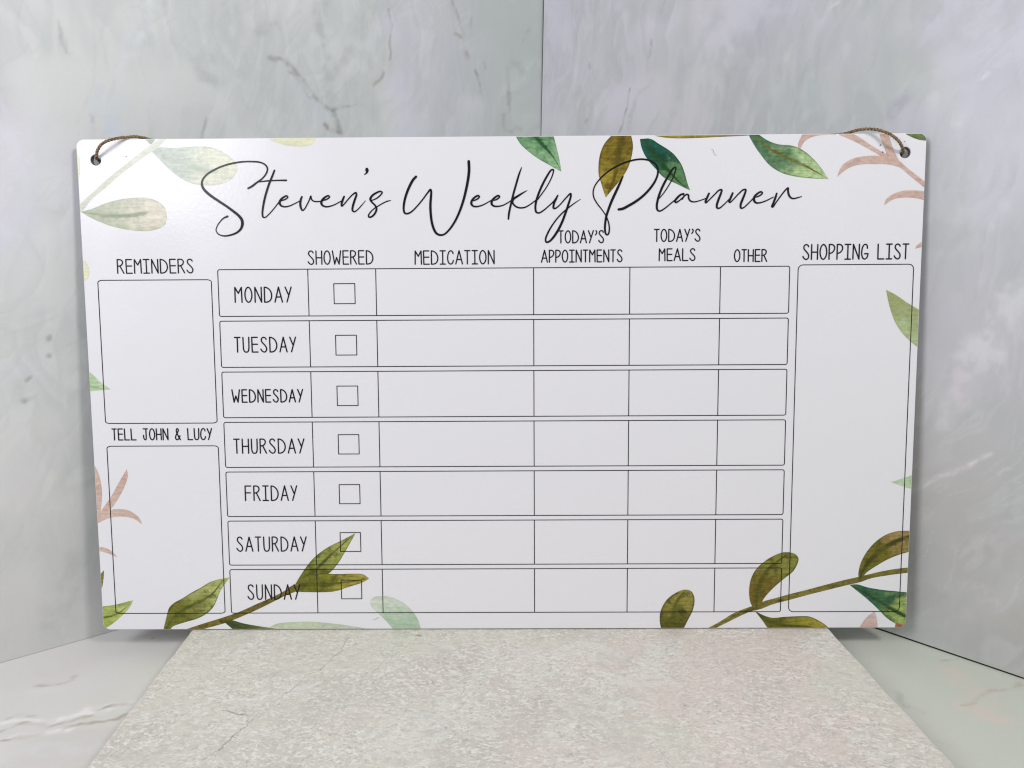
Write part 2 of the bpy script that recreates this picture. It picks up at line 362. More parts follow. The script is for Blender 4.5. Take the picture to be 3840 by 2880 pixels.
def tile_mat():
    m, nt, b = newmat('stone_tile')
    N = nt.nodes.new; Lk = nt.links.new
    tc = N('ShaderNodeTexCoord')
    SRC = [tc.outputs['Object']]
    def noise(scale, detail=4, rot=0, st=(1, 1, 1), rough=.55):
        mp = N('ShaderNodeMapping'); mp.inputs['Rotation'].default_value = (0, 0, rot); mp.inputs['Scale'].default_value = st
        Lk(SRC[0], mp.inputs['Vector'])
        n = N('ShaderNodeTexNoise'); n.inputs['Scale'].default_value = scale; n.inputs['Detail'].default_value = detail; n.inputs['Roughness'].default_value = rough
        Lk(mp.outputs[0], n.inputs['Vector']); return n.outputs['Fac']
    def ramp(src, a, bb, lo=0, hi=1):
        r = N('ShaderNodeMapRange'); r.interpolation_type = 'SMOOTHSTEP'
        for i, v in enumerate((a, bb, lo, hi)): r.inputs[i+1].default_value = v
        Lk(src, r.inputs[0]); return r.outputs[0]
    def mix(fac, c1, c2):
        x = N('ShaderNodeMix'); x.data_type = 'RGBA'
        for s, v in ((x.inputs[0], fac), (x.inputs[6], c1), (x.inputs[7], c2)):
            if isinstance(v, bpy.types.NodeSocket): Lk(v, s)
            else: s.default_value = v
        return x.outputs[2]
    def mul(a, bb):
        x = N('ShaderNodeMath'); x.operation = 'MULTIPLY'
        for s, v in ((x.inputs[0], a), (x.inputs[1], bb)):
            if isinstance(v, bpy.types.NodeSocket): Lk(v, s)
            else: s.default_value = v
        return x.outputs[0]
    K = 1.1
    warp = N('ShaderNodeTexNoise'); warp.inputs['Scale'].default_value = 45; warp.inputs['Detail'].default_value = 3; Lk(tc.outputs['Object'], warp.inputs['Vector'])
    ws = N('ShaderNodeVectorMath'); ws.operation = 'MULTIPLY_ADD'; Lk(warp.outputs['Color'], ws.inputs[0]); ws.inputs[1].default_value = (.010, .010, 0); Lk(tc.outputs['Object'], ws.inputs[2])
    SRC[0] = ws.outputs[0]
    big = noise(12, 3); big2 = noise(21, 4, 1.0); big3 = noise(40, 4, .4)
    c = mix(ramp(big, .40, .62), alb((202, 202, 187), K), alb((206, 197, 187), K))
    c = mix(ramp(big2, .46, .66, 0, .65), c, alb((190, 186, 177), K))
    c = mix(ramp(big3, .50, .64, 0, .5), c, alb((211, 212, 204), K))
    cl = noise(55, 4, .9)                       # flecks gather in drifts
    def fleck(src, lo, hi, amt): return mul(ramp(src, lo, hi, 0, amt), ramp(cl, .32, .62, .35, 1))
    mid = noise(190, 6, .35, (1, 1.5, 1), .66)
    c = mix(ramp(mid, .43, .67, 0, .50), c, alb((180, 176, 168), K))
    f1 = noise(330, 4, .45, (1, 1.6, 1), .58)
    c = mix(fleck(f1, .54, .60, .70), c, alb((222, 221, 213), K))
    f3 = noise(620, 3, .1, (1, 1.5, 1), .55)
    c = mix(fleck(f3, .57, .63, .62), c, alb((228, 227, 220), K))
    f2 = noise(560, 5, -.2, (1.1, 1.6, 1), .62)
    c = mix(fleck(f2, .55, .63, .66), c, alb((164, 160, 152), K))
    f4 = noise(210, 5, .2, (1, 1.8, 1), .7)
    c = mix(ramp(f4, .59, .63, 0, .55), c, alb((221, 220, 214), K))
    dk = noise(80, 6, .6, (1, 2.2, 1), .8)
    c = mix(ramp(dk, .69, .725, 0, .75), c, alb((104, 100, 95), K))
    pits = noise(230, 3, .6, (1, 1.8, 1), .7)
    c = mix(ramp(pits, .735, .76, 0, .8), c, alb((74, 71, 67), K))
    # two hairline cracks running diagonally across the stone
    sx = N('ShaderNodeSeparateXYZ'); Lk(tc.outputs['Object'], sx.inputs[0])
    wob = noise(60, 5)
    def crack(p, q, wd, s):
        (ax, ay), (bx, by) = p, q; Ln = math.hypot(bx-ax, by-ay); tx, ty = (bx-ax)/Ln, (by-ay)/Ln
        def dot(kx, ky, c0):
            a = N('ShaderNodeMath'); a.operation = 'MULTIPLY_ADD'; Lk(sx.outputs[0], a.inputs[0]); a.inputs[1].default_value = kx; a.inputs[2].default_value = c0
            d = N('ShaderNodeMath'); d.operation = 'MULTIPLY_ADD'; Lk(sx.outputs[1], d.inputs[0]); d.inputs[1].default_value = ky; Lk(a.outputs[0], d.inputs[2]); return d.outputs[0]
        along = dot(tx, ty, -(ax*tx+ay*ty)); acr = dot(-ty, tx, ax*ty-ay*tx)
        o1 = N('ShaderNodeMath'); o1.operation = 'MULTIPLY_ADD'; Lk(wob, o1.inputs[0]); o1.inputs[1].default_value = .014; o1.inputs[2].default_value = -.007
        ad = N('ShaderNodeMath'); ad.operation = 'ADD'; Lk(acr, ad.inputs[0]); Lk(o1.outputs[0], ad.inputs[1])
        ab = N('ShaderNodeMath'); ab.operation = 'ABSOLUTE'; Lk(ad.outputs[0], ab.inputs[0])
        m1 = ramp(ab.outputs[0], wd*.4, wd, s, 0)
        m2 = mul(ramp(along, 0, .006), ramp(along, Ln-.006, Ln, 1, 0))
        return mul(mul(m1, m2), ramp(noise(120, 2, .2), .30, .44))
    for p, q, wd, s in [((-0.11073, -0.10381), (-0.09757, -0.06798), 0.00032, 0.8), ((-0.09501, -0.06557), (-0.07194, -0.00378), 0.00028, 0.75), ((-0.05776, -0.04312), (-0.04365, -0.01181), 0.00025, 0.6), ((-0.1159, -0.06713), (-0.09955, -0.07193), 0.0005, 0.95), ((-0.03321, -0.04413), (-0.02989, -0.05137), 0.0005, 0.95)]:
        c = mix(crack(p, q, wd, s), c, alb((150, 143, 136), K))
    Lk(c, b.inputs['Base Color'])
    b.inputs['Roughness'].default_value = .55; b.inputs['Specular IOR Level'].default_value = .35
    bp = N('ShaderNodeBump'); bp.inputs['Strength'].default_value = .35; bp.inputs['Distance'].default_value = .0006
    Lk(mid, bp.inputs['Height']); Lk(bp.outputs[0], b.inputs['Normal'])
    return m
tile = mesh('stone_tile', vs, fs, (tile_mat(),))
tag(tile, 'flat beige speckled stone tile that the planner board stands on', 'tile')

# ------------------------------------------------------------------ the planner board
BH = 239.448; BW = 400.0
LEAN = 0.08103
board = empty('planner_board', (0, 0, TT+.00042)); board.rotation_euler = (math.pi/2-LEAN, 0, 0)
tag(board, 'white weekly planner wipe board with printed leaves leaning in the marbled corner', 'planner board')
def b2(x, y, z=0.0): return ((x-200)/1000, y/1000, z/1000)      # board millimetres -> board space

def laminate(m, nt, b, bump=.13):
    N = nt.nodes.new
    tc = N('ShaderNodeTexCoord'); n = N('ShaderNodeTexNoise'); n.inputs['Scale'].default_value = 560; n.inputs['Detail'].default_value = 3
    nt.links.new(tc.outputs['Object'], n.inputs['Vector'])
    bp = N('ShaderNodeBump'); bp.inputs['Strength'].default_value = bump; bp.inputs['Distance'].default_value = .0003
    nt.links.new(n.outputs['Fac'], bp.inputs['Height']); nt.links.new(bp.outputs[0], b.inputs['Normal'])
    n2 = N('ShaderNodeTexNoise'); n2.inputs['Scale'].default_value = 22; n2.inputs['Detail'].default_value = 5; nt.links.new(tc.outputs['Object'], n2.inputs['Vector'])
    mr = N('ShaderNodeMapRange'); mr.inputs[1].default_value = .35; mr.inputs[2].default_value = .65; mr.inputs[3].default_value = .15; mr.inputs[4].default_value = .30
    nt.links.new(n2.outputs['Fac'], mr.inputs[0]); nt.links.new(mr.outputs[0], b.inputs['Roughness'])
    b.inputs['Specular IOR Level'].default_value = .5
m_face, nt, b_ = newmat('white_laminate'); b_.inputs['Base Color'].default_value = (.772, .772, .792, 1); laminate(m_face, nt, b_)
m_side, nt, b_ = newmat('sheet_edge'); b_.inputs['Base Color'].default_value = (.17, .145, .12, 1); b_.inputs['Roughness'].default_value = .5
m_ink, nt, b_ = newmat('black_ink'); b_.inputs['Base Color'].default_value = (.006, .006, .008, 1); laminate(m_ink, nt, b_, .05)
b_.inputs['Specular IOR Level'].default_value = .3

HOLES = [((8.94, 229.83), 2.5), ((390.23, 230.57), 2.58)]
RAD = 3.6
def outline(inset=0.0, r=RAD, n=10):
    o = []
    for cx, cy, a0 in ((BW-r, r, -90), (BW-r, BH-r, 0), (r, BH-r, 90), (r, r, 180)):
        for i in range(n+1):
            a = math.radians(a0+90*i/n); o.append((cx+(r-inset)*math.cos(a), cy+(r-inset)*math.sin(a)))
    return o
TH = 3.0
def make_panel():
    bm = bmesh.new()
    def loop_(pts, z): return [bm.verts.new(b2(x, y, z)) for x, y in pts]
    circ = lambda c, r, n=40: [(c[0]+r*math.cos(-2*math.pi*i/n), c[1]+r*math.sin(-2*math.pi*i/n)) for i in range(n)]
    rims = []
    for ins_o, ins_h, z in ((.35, .22, 0), (.1, .06, -.09), (0, 0, -.32), (0, 0, -TH+.2), (.2, .15, -TH)):
        rims.append([loop_(outline(ins_o), z)]+[loop_(circ(c, r+ins_h), z) for c, r in HOLES])
    def cap(lps):
        es = []
        for lp in lps:
            for i in range(len(lp)): es.append(bm.edges.new((lp[i], lp[(i+1) % len(lp)])) if not bm.edges.get((lp[i], lp[(i+1) % len(lp)])) else bm.edges.get((lp[i], lp[(i+1) % len(lp)])))
        return bmesh.ops.triangle_fill(bm, edges=es, use_beauty=True)['geom']
    cap(rims[0]); cap(rims[-1])
    for f in bm.faces: f.material_index = 0
    for a, c in zip(rims[:-1], rims[1:]):
        for la, lc in zip(a, c):
            for i in range(len(la)):
                j = (i+1) % len(la)
                f = bm.faces.new((la[i], lc[i], lc[j], la[j])); f.material_index = 0 if a is rims[0] or a is rims[1] else 1; f.smooth = True
    bmesh.ops.recalc_face_normals(bm, faces=bm.faces)
    me = bpy.data.meshes.new('panel'); bm.to_mesh(me); bm.free()
    return link('panel', me, (m_face, m_side), board)
panel = make_panel()

# ---- printed ink: strokes laid on the sheet
_layer = [0]
class Ink:
    def __init__(s, z): s.v = []; s.f = []; s.z = z; s.k = 0
    def stroke(s, pts, n=8, wmul=1.0):
        """pts: (x, y, width) in board mm"""
        z = s.z+.0015*(s.k % 12); s.k += 1
        P = [np.array(p[:2], float) for p in pts]; Wd = [max(.12, p[2]*wmul) for p in pts]
        m = len(P); base = len(s.v)
        for i in range(m):
            a = P[max(0, i-1)]; c = P[min(m-1, i+1)]; t = c-a; t = t/(np.linalg.norm(t)+1e-9); nn = np.array((-t[1], t[0]))*Wd[i]/2
            s.v += [b2(*(P[i]+nn), z), b2(*(P[i]-nn), z)]
        for i in range(m-1): s.f.append((base+2*i, base+2*i+1, base+2*i+3, base+2*i+2))
        for e, sg in ((0, -1), (m-1, 1)):
            t = (P[1]-P[0]) if e == 0 else (P[-1]-P[-2]); t = t/(np.linalg.norm(t)+1e-9)*sg; nn = np.array((-t[1], t[0]))
            r = Wd[e]/2; ids = []
            for q in range(7):
                a = math.pi*q/6; p = P[e]+nn*r*math.cos(a)+t*r*math.sin(a); ids.append(len(s.v)); s.v.append(b2(*p, z))
            s.f.append(tuple(ids))
    def line(s, pts, wd, closed=False):
        q = list(pts)+([pts[0]] if closed else [])
        for a, c in zip(q[:-1], q[1:]): s.stroke([(a[0], a[1], wd), (c[0], c[1], wd)])
    def build(s, name, parent, label=None):
        o = mesh(name, s.v, s.f, (m_ink,), parent)
        bm = bmesh.new(); bm.from_mesh(o.data)
        for f in bm.faces:
            if f.normal.z < 0: f.normal_flip()
        bm.to_mesh(o.data); bm.free()
        if label: o['label'] = label
        return o

TITLE = [
 [(70.41,203.18,0.95),(68.63,202.41,0.63),(66.65,200.55,0.5),(65.12,198.21,0.44),(64.74,196.65,0.44),(65.78,194.92,0.5),(68.29,194.06,0.63),(71.5,194.41,0.76),(74.73,195.64,0.88),(76.71,197.51,1.07),(77.43,199.69,1.26),(77.18,201.57,1.26),(75.67,203.61,1.2),(73.21,205.65,1.14),(69.81,208.17,1.07),(65.79,210.84,1.14),(62.1,213.51,1.2),(59.66,216.01,1.14),(58.87,218.18,0.95),(59.37,220.35,0.82),(61.54,222.81,0.76),(65.11,224.94,0.76),(69.61,226.76,0.76),(74.71,228.02,0.76),(79.15,228.55,0.69),(83.26,228.58,0.69),(86.72,228.24,0.69),(89.21,227.09,0.69),(90.25,225.38,0.69),(89.7,223.23,0.69),(87.72,220.77,0.69),(85.12,218.93,0.82),(82.52,217.09,0.88),(80.75,216.17,0.76)],
 [(93.54,224.43,0.76),(92.51,221.97,0.88),(90.96,218.58,0.95),(89.57,214.87,0.95),(88.32,210.84,0.95),(87.37,206.49,0.88),(87.13,204.0,0.82),(87.4,202.75,0.76),(88.35,202.59,0.57),(89.98,203.83,0.5),(91.95,205.84,0.5),(93.94,208.16,0.5),(95.26,209.86,0.57),(95.77,210.79,0.5)],
 [(85.76,219.11,0.44),(89.89,219.58,0.63),(94.64,219.79,0.63),(99.01,219.79,0.76)],
 [(96.29,210.32,0.5),(98.47,211.09,0.63),(99.45,212.01,0.63),(99.0,212.57,0.69),(97.55,212.02,0.82),(96.09,210.79,1.01),(95.5,209.4,1.01),(96.0,208.15,0.88),(97.72,207.51,0.69),(99.95,207.81,0.57),(102.2,208.73,0.5),(105.1,210.17,0.44)],
 [(106.17,212.12,0.76),(105.59,210.73,0.95),(105.3,208.55,1.01),(105.63,206.68,0.88),(106.23,205.75,0.69),(107.2,206.36,0.57),(108.54,208.53,0.57),(109.71,210.7,0.57),(110.39,212.4,0.63),(110.67,211.0,0.63),(111.44,210.13,0.63),(113.01,209.81,0.57),(115.23,209.98,0.5)],
 [(115.72,210.25,0.5),(117.79,210.8,0.63),(119.24,211.88,0.63),(118.79,212.5,0.69),(117.35,211.95,0.82),(115.89,210.66,1.01),(115.28,209.26,1.01),(115.81,208.02,0.88),(117.69,207.38,0.69),(120.24,207.83,0.57),(122.16,208.6,0.5),(124.89,210.04,0.44)],
 [(126.21,212.08,0.76),(125.54,210.59,0.95),(124.85,208.42,0.88),(124.99,207.64,0.69),(125.96,208.41,0.57),(127.92,210.58,0.57),(130.19,212.89,0.63),(131.79,213.81,0.76),(132.09,213.03,0.82),(131.24,210.55,0.95),(130.21,207.45,0.95),(130.01,205.59,0.82),(130.79,204.96,0.63),(132.56,206.04,0.5),(134.5,208.05,0.44),(136.29,210.05,0.25)],
 [(137.26,224.68,1.33),(137.34,224.13,1.45),(137.33,223.45,1.07),(136.9,222.77,0.63),(136.1,222.22,0.38)],
 [(139.3,210.19,0.44),(141.54,211.11,0.57),(143.47,212.64,0.63),(144.28,213.88,0.63),(143.5,214.35,0.69),(141.59,213.74,0.82),(139.51,212.36,0.95),(138.62,210.81,1.01),(139.28,209.41,0.82),(140.68,208.0,0.76),(141.44,206.44,0.88),(140.92,204.58,0.88),(139.46,202.88,0.82),(137.86,202.36,0.69),(137.56,203.2,0.63),(138.71,204.91,0.57),(140.65,206.61,0.5),(142.73,207.84,0.5),(145.29,209.22,0.5),(146.89,209.83,0.5),(148.32,210.07,0.25)],
 [(160.43,221.04,1.07),(159.08,219.65,1.14),(157.45,216.88,1.14),(155.81,213.18,1.07),(154.63,209.15,1.01),(154.34,205.74,0.88),(154.85,204.18,0.82),(156.11,203.92,0.76),(158.19,204.93,0.69),(160.76,207.4,0.63),(163.34,210.34,0.63),(165.6,213.27,0.69),(167.21,215.05,0.82),(167.51,214.03,0.88),(167.31,211.24,1.01),(167.03,207.52,1.07),(167.18,203.16,1.07),(167.67,199.42,1.07),(168.51,196.6,1.07),(169.75,194.56,1.01),(171.64,193.77,0.88),(173.55,194.22,0.82),(175.8,196.24,0.88),(178.38,199.82,0.95),(180.65,204.32,1.01),(182.61,209.59,1.07),(184.09,215.15,1.14),(185.09,220.09,1.2),(185.54,224.1,1.2),(185.4,227.94,1.2)],
 [(187.51,209.71,0.5),(189.25,210.47,0.69),(190.27,211.55,0.69),(189.74,212.08,0.76),(188.16,211.35,0.88),(186.72,209.71,1.01),(186.45,208.32,1.01),(187.32,207.23,0.82),(189.22,207.0,0.69),(191.75,207.66,0.57),(193.66,208.58,0.5),(196.04,209.96,0.44)],
 [(197.14,209.8,0.5),(198.72,210.41,0.69),(199.83,211.49,0.69),(199.3,212.02,0.76),(197.78,211.28,0.88),(196.35,209.8,1.01),(196.02,208.41,1.01),(196.8,207.32,0.82),(198.7,207.0,0.69),(201.23,207.44,0.57),(203.44,208.52,0.5),(205.5,209.84,0.44)],
 [(210.3,224.91,0.38),(209.19,222.08,0.76),(207.59,216.85,0.88),(206.15,211.91,0.88),(205.02,207.26,0.88),(204.2,203.54,0.88),(203.97,201.11,0.76)],
 [(212.87,214.31,0.25),(210.72,213.12,0.69),(208.19,211.58,0.95),(206.36,210.36,1.07),(205.97,208.81,0.82),(207.23,207.09,0.76),(209.12,206.3,0.69),(211.64,206.44,0.63),(213.86,207.51,0.57),(216.86,209.67,0.5)],
 [(217.97,210.12,0.44),(218.92,211.51,0.5),(221.44,214.9,0.5),(223.65,218.59,0.5),(225.07,221.97,0.57),(225.29,223.82,0.63),(224.28,223.67,0.76),(222.4,221.07,0.88),(220.19,217.07,0.95),(218.29,212.75,0.95),(217.02,208.73,0.95),(216.76,205.94,0.88),(217.16,204.23,0.82),(218.43,203.82,0.69),(220.8,205.14,0.63),(223.01,206.99,0.57),(225.22,208.99,0.57),(226.48,210.69,0.5)],
 [(227.36,211.92,0.63),(226.64,210.53,0.95),(225.53,208.06,0.95),(225.38,206.04,0.88),(226.16,205.88,0.69),(228.37,207.57,0.57),(230.89,210.35,0.63),(233.41,212.71,0.76),(233.57,211.88,0.82),(232.47,208.01,0.95),(231.22,204.29,1.01),(229.32,199.33,1.07),(227.43,195.6,1.07),(225.21,192.33,1.01),(223.31,190.46,0.88),(221.88,190.16,0.76),(221.57,191.57,0.76),(222.68,194.53,0.76),(224.58,197.8,0.69),(227.11,201.21,0.63),(229.64,203.84,0.63),(231.84,205.69,0.57),(234.68,207.84,0.5),(238.08,210.08,0.25)],
 [(258.06,220.57,0.57),(256.67,217.44,1.01),(254.82,213.43,1.14),(252.95,209.42,1.14),(251.4,205.4,1.07),(250.32,201.99,1.01),(249.8,198.57,0.95),(249.72,195.76,0.88),(250.21,193.73,0.76),(251.0,193.41,0.69),(251.63,194.5,0.69),(251.77,197.0,0.63),(251.28,199.49,0.57),(250.16,202.3,0.5),(248.25,205.11,0.5),(246.03,207.92,0.57),(244.44,210.72,0.57),(244.05,213.2,0.57),(244.73,215.97,0.57),(246.92,219.05,0.63),(250.36,222.26,0.69),(254.74,224.99,0.76),(259.74,227.11,0.76),(265.05,228.3,0.76),(269.13,228.12,0.76),(272.27,226.87,0.76),(274.02,225.01,0.76),(274.52,222.55,0.82),(273.92,219.78,0.88),(272.08,216.4,1.01),(268.67,212.41,1.07),(264.92,209.34,1.14),(260.53,206.74,1.2),(258.02,205.51,1.2),(256.13,205.21,1.07)],
 [(275.45,210.35,0.44),(277.77,213.28,0.5),(279.93,216.66,0.5),(281.77,220.04,0.5),(282.67,222.8,0.57),(282.87,224.34,0.63),(281.87,224.19,0.76),(279.87,221.28,0.88),(277.72,217.6,1.01),(275.88,213.6,1.01),(274.67,209.9,1.01),(274.14,206.8,0.95),(274.42,204.94,0.88),(275.53,204.31,0.69),(277.87,205.53,0.63),(280.37,207.53,0.57),(283.17,209.84,0.57)],
 [(286.75,212.29,0.76),(285.34,211.83,0.88),(283.79,210.45,1.01),(282.71,208.91,0.95),(283.19,208.29,0.82),(284.44,208.9,0.63),(286.3,210.44,0.63),(288.16,211.97,0.69),(288.96,211.66,0.76),(289.14,210.11,0.76),(290.1,208.86,0.69),(291.68,208.48,0.57),(294.19,208.99,0.5),(297.0,209.99,0.44)],
 [(286.59,212.14,0.69),(286.92,211.05,0.44),(286.16,209.57,0.32)],
 [(298.68,212.36,0.82),(297.93,210.67,0.95),(297.09,208.35,0.88),(297.35,208.04,0.69),(298.59,209.11,0.57),(301.36,211.88,0.63),(303.52,213.87,0.69),(304.62,213.96,0.76),(304.34,212.48,0.88),(303.29,209.7,1.01),(302.46,206.92,0.95),(302.58,205.68,0.82),(303.53,205.43,0.69),(305.54,206.9,0.57),(308.32,209.67,0.5)],
 [(309.83,212.44,0.82),(309.08,210.59,0.95),(308.28,208.43,0.88),(308.66,208.12,0.63),(310.21,209.5,0.57),(312.66,212.11,0.63),(314.82,213.95,0.69),(315.92,213.97,0.76),(315.64,212.4,0.88),(314.6,209.63,1.01),(313.66,206.85,0.95),(313.91,205.45,0.76),(315.01,205.6,0.63),(317.16,207.44,0.57),(319.92,210.36,0.5)],
 [(320.86,210.45,0.5),(322.73,211.27,0.69),(323.8,212.35,0.69),(323.16,212.91,0.76),(321.61,212.21,0.88),(320.08,210.52,1.07),(319.96,208.97,1.01),(320.92,207.88,0.82),(322.81,207.87,0.63),(325.61,208.78,0.57),(329.03,210.46,0.44)],
 [(330.55,212.14,0.76),(329.98,210.14,0.95),(329.1,207.67,0.95),(328.51,206.06,0.88),(328.83,205.81,0.69),(330.35,207.97,0.57),(332.77,211.36,0.63),(334.89,213.97,0.69),(335.82,214.58,0.76),(335.85,213.19,0.88),(336.38,211.18,0.88),(337.51,209.93,0.76),(338.77,209.71,0.63),(340.33,210.07,0.57),(342.26,210.61,0.38)]]
ink = Ink(.20)
for s_ in TITLE:
    sm = catmull(s_, 7) if len(s_) > 2 else s_
    ink.stroke([tuple(p) for p in sm], wmul=1.05)
ink.build('title_lettering', board, 'flowing black script title along the top of the board')

# thin hand-lettered capitals: S = curve through points, L = straight polyline; unit cap height
G = {
'A': (.52, [('L', [(0, 0), (.27, 1), (.52, 0)]), ('L', [(.11, .34), (.42, .34)])]),
'C': (.44, [('S', [(.42, .78), (.37, .93), (.25, 1), (.12, .92), (.03, .7), (0, .45), (.03, .2), (.13, .04), (.25, 0), (.37, .08), (.44, .27)])]),
'D': (.50, [('L', [(0, 0), (0, 1)]), ('S', [(0, 1), (.16, .97), (.34, .85), (.46, .66), (.5, .45), (.46, .24), (.34, .08), (.18, .01), (0, 0)])]),
'E': (.42, [('L', [(.4, 1), (0, 1), (.01, 0), (.42, 0)]), ('L', [(.01, .53), (.4, .53)])]),
'F': (.42, [('L', [(.42, 1), (0, 1), (0, 0)]), ('L', [(0, .53), (.38, .53)])]),
'G': (.46, [('S', [(.41, .73), (.37, .92), (.25, 1), (.13, .93), (.04, .74), (0, .45), (.03, .2), (.12, .04), (.24, 0), (.36, .07), (.43, .2), (.46, .36)]), ('L', [(.46, .36), (.22, .36)])]),
'H': (.44, [('L', [(0, 0), (0, 1)]), ('L', [(.44, 0), (.44, 1)]), ('L', [(0, .49), (.44, .49)])]),
'I': (.40, [('L', [(0, 1), (.4, 1)]), ('L', [(0, 0), (.4, 0)]), ('L', [(.2, 0), (.2, 1)])]),
'J': (.40, [('L', [(0, 1), (.4, 1)]), ('L', [(.25, 1), (.26, .25)]), ('S', [(.26, .25), (.24, .08), (.16, 0), (.07, .06), (.02, .22), (0, .42)])]),
'L': (.44, [('L', [(0, 1), (.01, 0), (.44, 0)])]),
'M': (.48, [('L', [(0, 0), (.01, 1), (.24, .6), (.46, 1), (.48, 0)])]),
'N': (.45, [('L', [(0, 0), (.01, 1), (.45, 0), (.45, 1)])]),
'O': (.48, [('S*', [(.24, 1), (.12, .93), (.03, .73), (0, .5), (.03, .26), (.12, .07), (.24, 0), (.36, .07), (.45, .26), (.48, .5), (.45, .73), (.36, .93)])]),
'P': (.40, [('L', [(0, 0), (0, 1)]), ('S', [(0, 1), (.16, 1), (.3, .95), (.38, .84), (.39, .72), (.34, .58), (.22, .46), (.1, .41), (0, .4)])]),
'R': (.44, [('L', [(0, 0), (0, 1)]), ('S', [(0, 1), (.16, 1), (.3, .96), (.37, .86), (.37, .74), (.31, .62), (.2, .55), (.1, .52), (0, .51)]), ('L', [(.17, .54), (.44, 0)])]),
'S': (.44, [('S', [(.40, .86), (.34, .96), (.22, 1), (.10, .95), (.05, .84), (.07, .72), (.16, .6), (.28, .48), (.38, .35), (.42, .22), (.38, .08), (.27, 0), (.14, .03), (.05, .11), (0, .2)])]),
'T': (.40, [('L', [(0, 1), (.4, 1)]), ('L', [(.2, 1), (.2, 0)])]),
'U': (.42, [('L', [(0, 1), (.01, .3)]), ('S', [(.01, .3), (.04, .12), (.12, .01), (.21, 0), (.31, .02), (.38, .12), (.41, .3)]), ('L', [(.41, .3), (.42, 1)])]),
'W': (.64, [('L', [(0, 1), (.16, 0), (.32, .5), (.50, 0), (.64, 1)])]),
'Y': (.42, [('L', [(0, 1), (.21, .5)]), ('L', [(.42, 1), (.1, 0)])]),
"'": (.12, [('S', [(.05, 1), (.12, .92), (.11, .8), (.05, .7), (0, .65)])]),
'&': (.46, [('S', [(.46, 0), (.34, .18), (.2, .48), (.12, .7), (.1, .87), (.18, 1), (.27, .97), (.29, .85), (.22, .66), (.08, .45), (.01, .28), (.02, .1), (.12, 0), (.23, .02), (.34, .15), (.42, .36)])]),
' ': (.36, []),
}
def caps(ink, text, x, y, width, h, wd, gap=.18):
    tot = sum(G[c][0] for c in text)+gap*(len(text)-1)
    sx = (width-wd)/tot; hh = h-wd; cx = x+wd/2
    for c in text:
        for kind, pts in G[c][1]:
            q = [(cx+px*sx+random.uniform(-.03, .03), y+wd/2+py*hh) for px, py in pts]
            if kind == 'L': ink.line(q, wd)
            else:
                cl = kind.endswith('*'); sm = [tuple(p) for p in catmull(q, 5, cl)]
                if cl: sm.append(sm[0])
                ink.stroke([(a, c_, wd) for a, c_ in sm])
        cx += (G[c][0]+gap)*sx
CAPS = [
 ('heading','REMINDERS',16.39,176.43,36.84,7.02),
 ('heading','SHOWERED',107.95,180.12,31.49,6.83),
 ('heading','MEDICATION',159.08,179.84,38.2,6.82),
 ('heading',"TODAY'S",227.46,189.45,21.98,6.2),
 ('heading','APPOINTMENTS',219.34,180.45,38.92,6.13),
 ('heading',"TODAY'S",272.9,189.86,22.25,6.17),
 ('heading','MEALS',275.32,180.81,17.58,6.09),
 ('heading','OTHER',311.02,180.17,15.87,6.12),
 ('heading','SHOPPING LIST',343.44,180.96,50.44,7.53),
 ('heading','TELL JOHN & LUCY',9.51,95.73,49.31,5.99),
 ('day','MONDAY',72.24,162.26,27.72,7.72),
 ('day','TUESDAY',71.17,138.34,30.12,7.68),
 ('day','WEDNESDAY',68.95,114.0,34.96,6.64),
 ('day','THURSDAY',68.9,88.87,34.92,7.57),
 ('day','FRIDAY',73.56,65.33,25.97,7.84),
 ('day','SATURDAY',68.42,39.8,35.01,7.73),
 ('day','SUNDAY',72.94,15.25,26.52,7.98)]
CW = .56
heads = {}
for kind, text, x, y, width, h in CAPS:
    if kind == 'heading' and text not in ('REMINDERS', 'TELL JOHN & LUCY', 'SHOPPING LIST'):
        i_ = Ink(.17); caps(i_, text, x, y, width, h, CW)
        heads.setdefault(text, []).append(i_)
def merge(a, c):
    n0 = len(a.v); a.v += c.v; a.f += [tuple(k+n0 for k in f) for f in c.f]; return a
tA, tM = heads["TODAY'S"]
for i_, wds in ((heads['SHOWERED'][0], 'SHOWERED'), (heads['MEDICATION'][0], 'MEDICATION'), (merge(tA, heads['APPOINTMENTS'][0]), "TODAY'S APPOINTMENTS"), (merge(tM, heads['MEALS'][0]), "TODAY'S MEALS"), (heads['OTHER'][0], 'OTHER')):
    i_.build('column_heading', board, 'column heading reading '+wds)

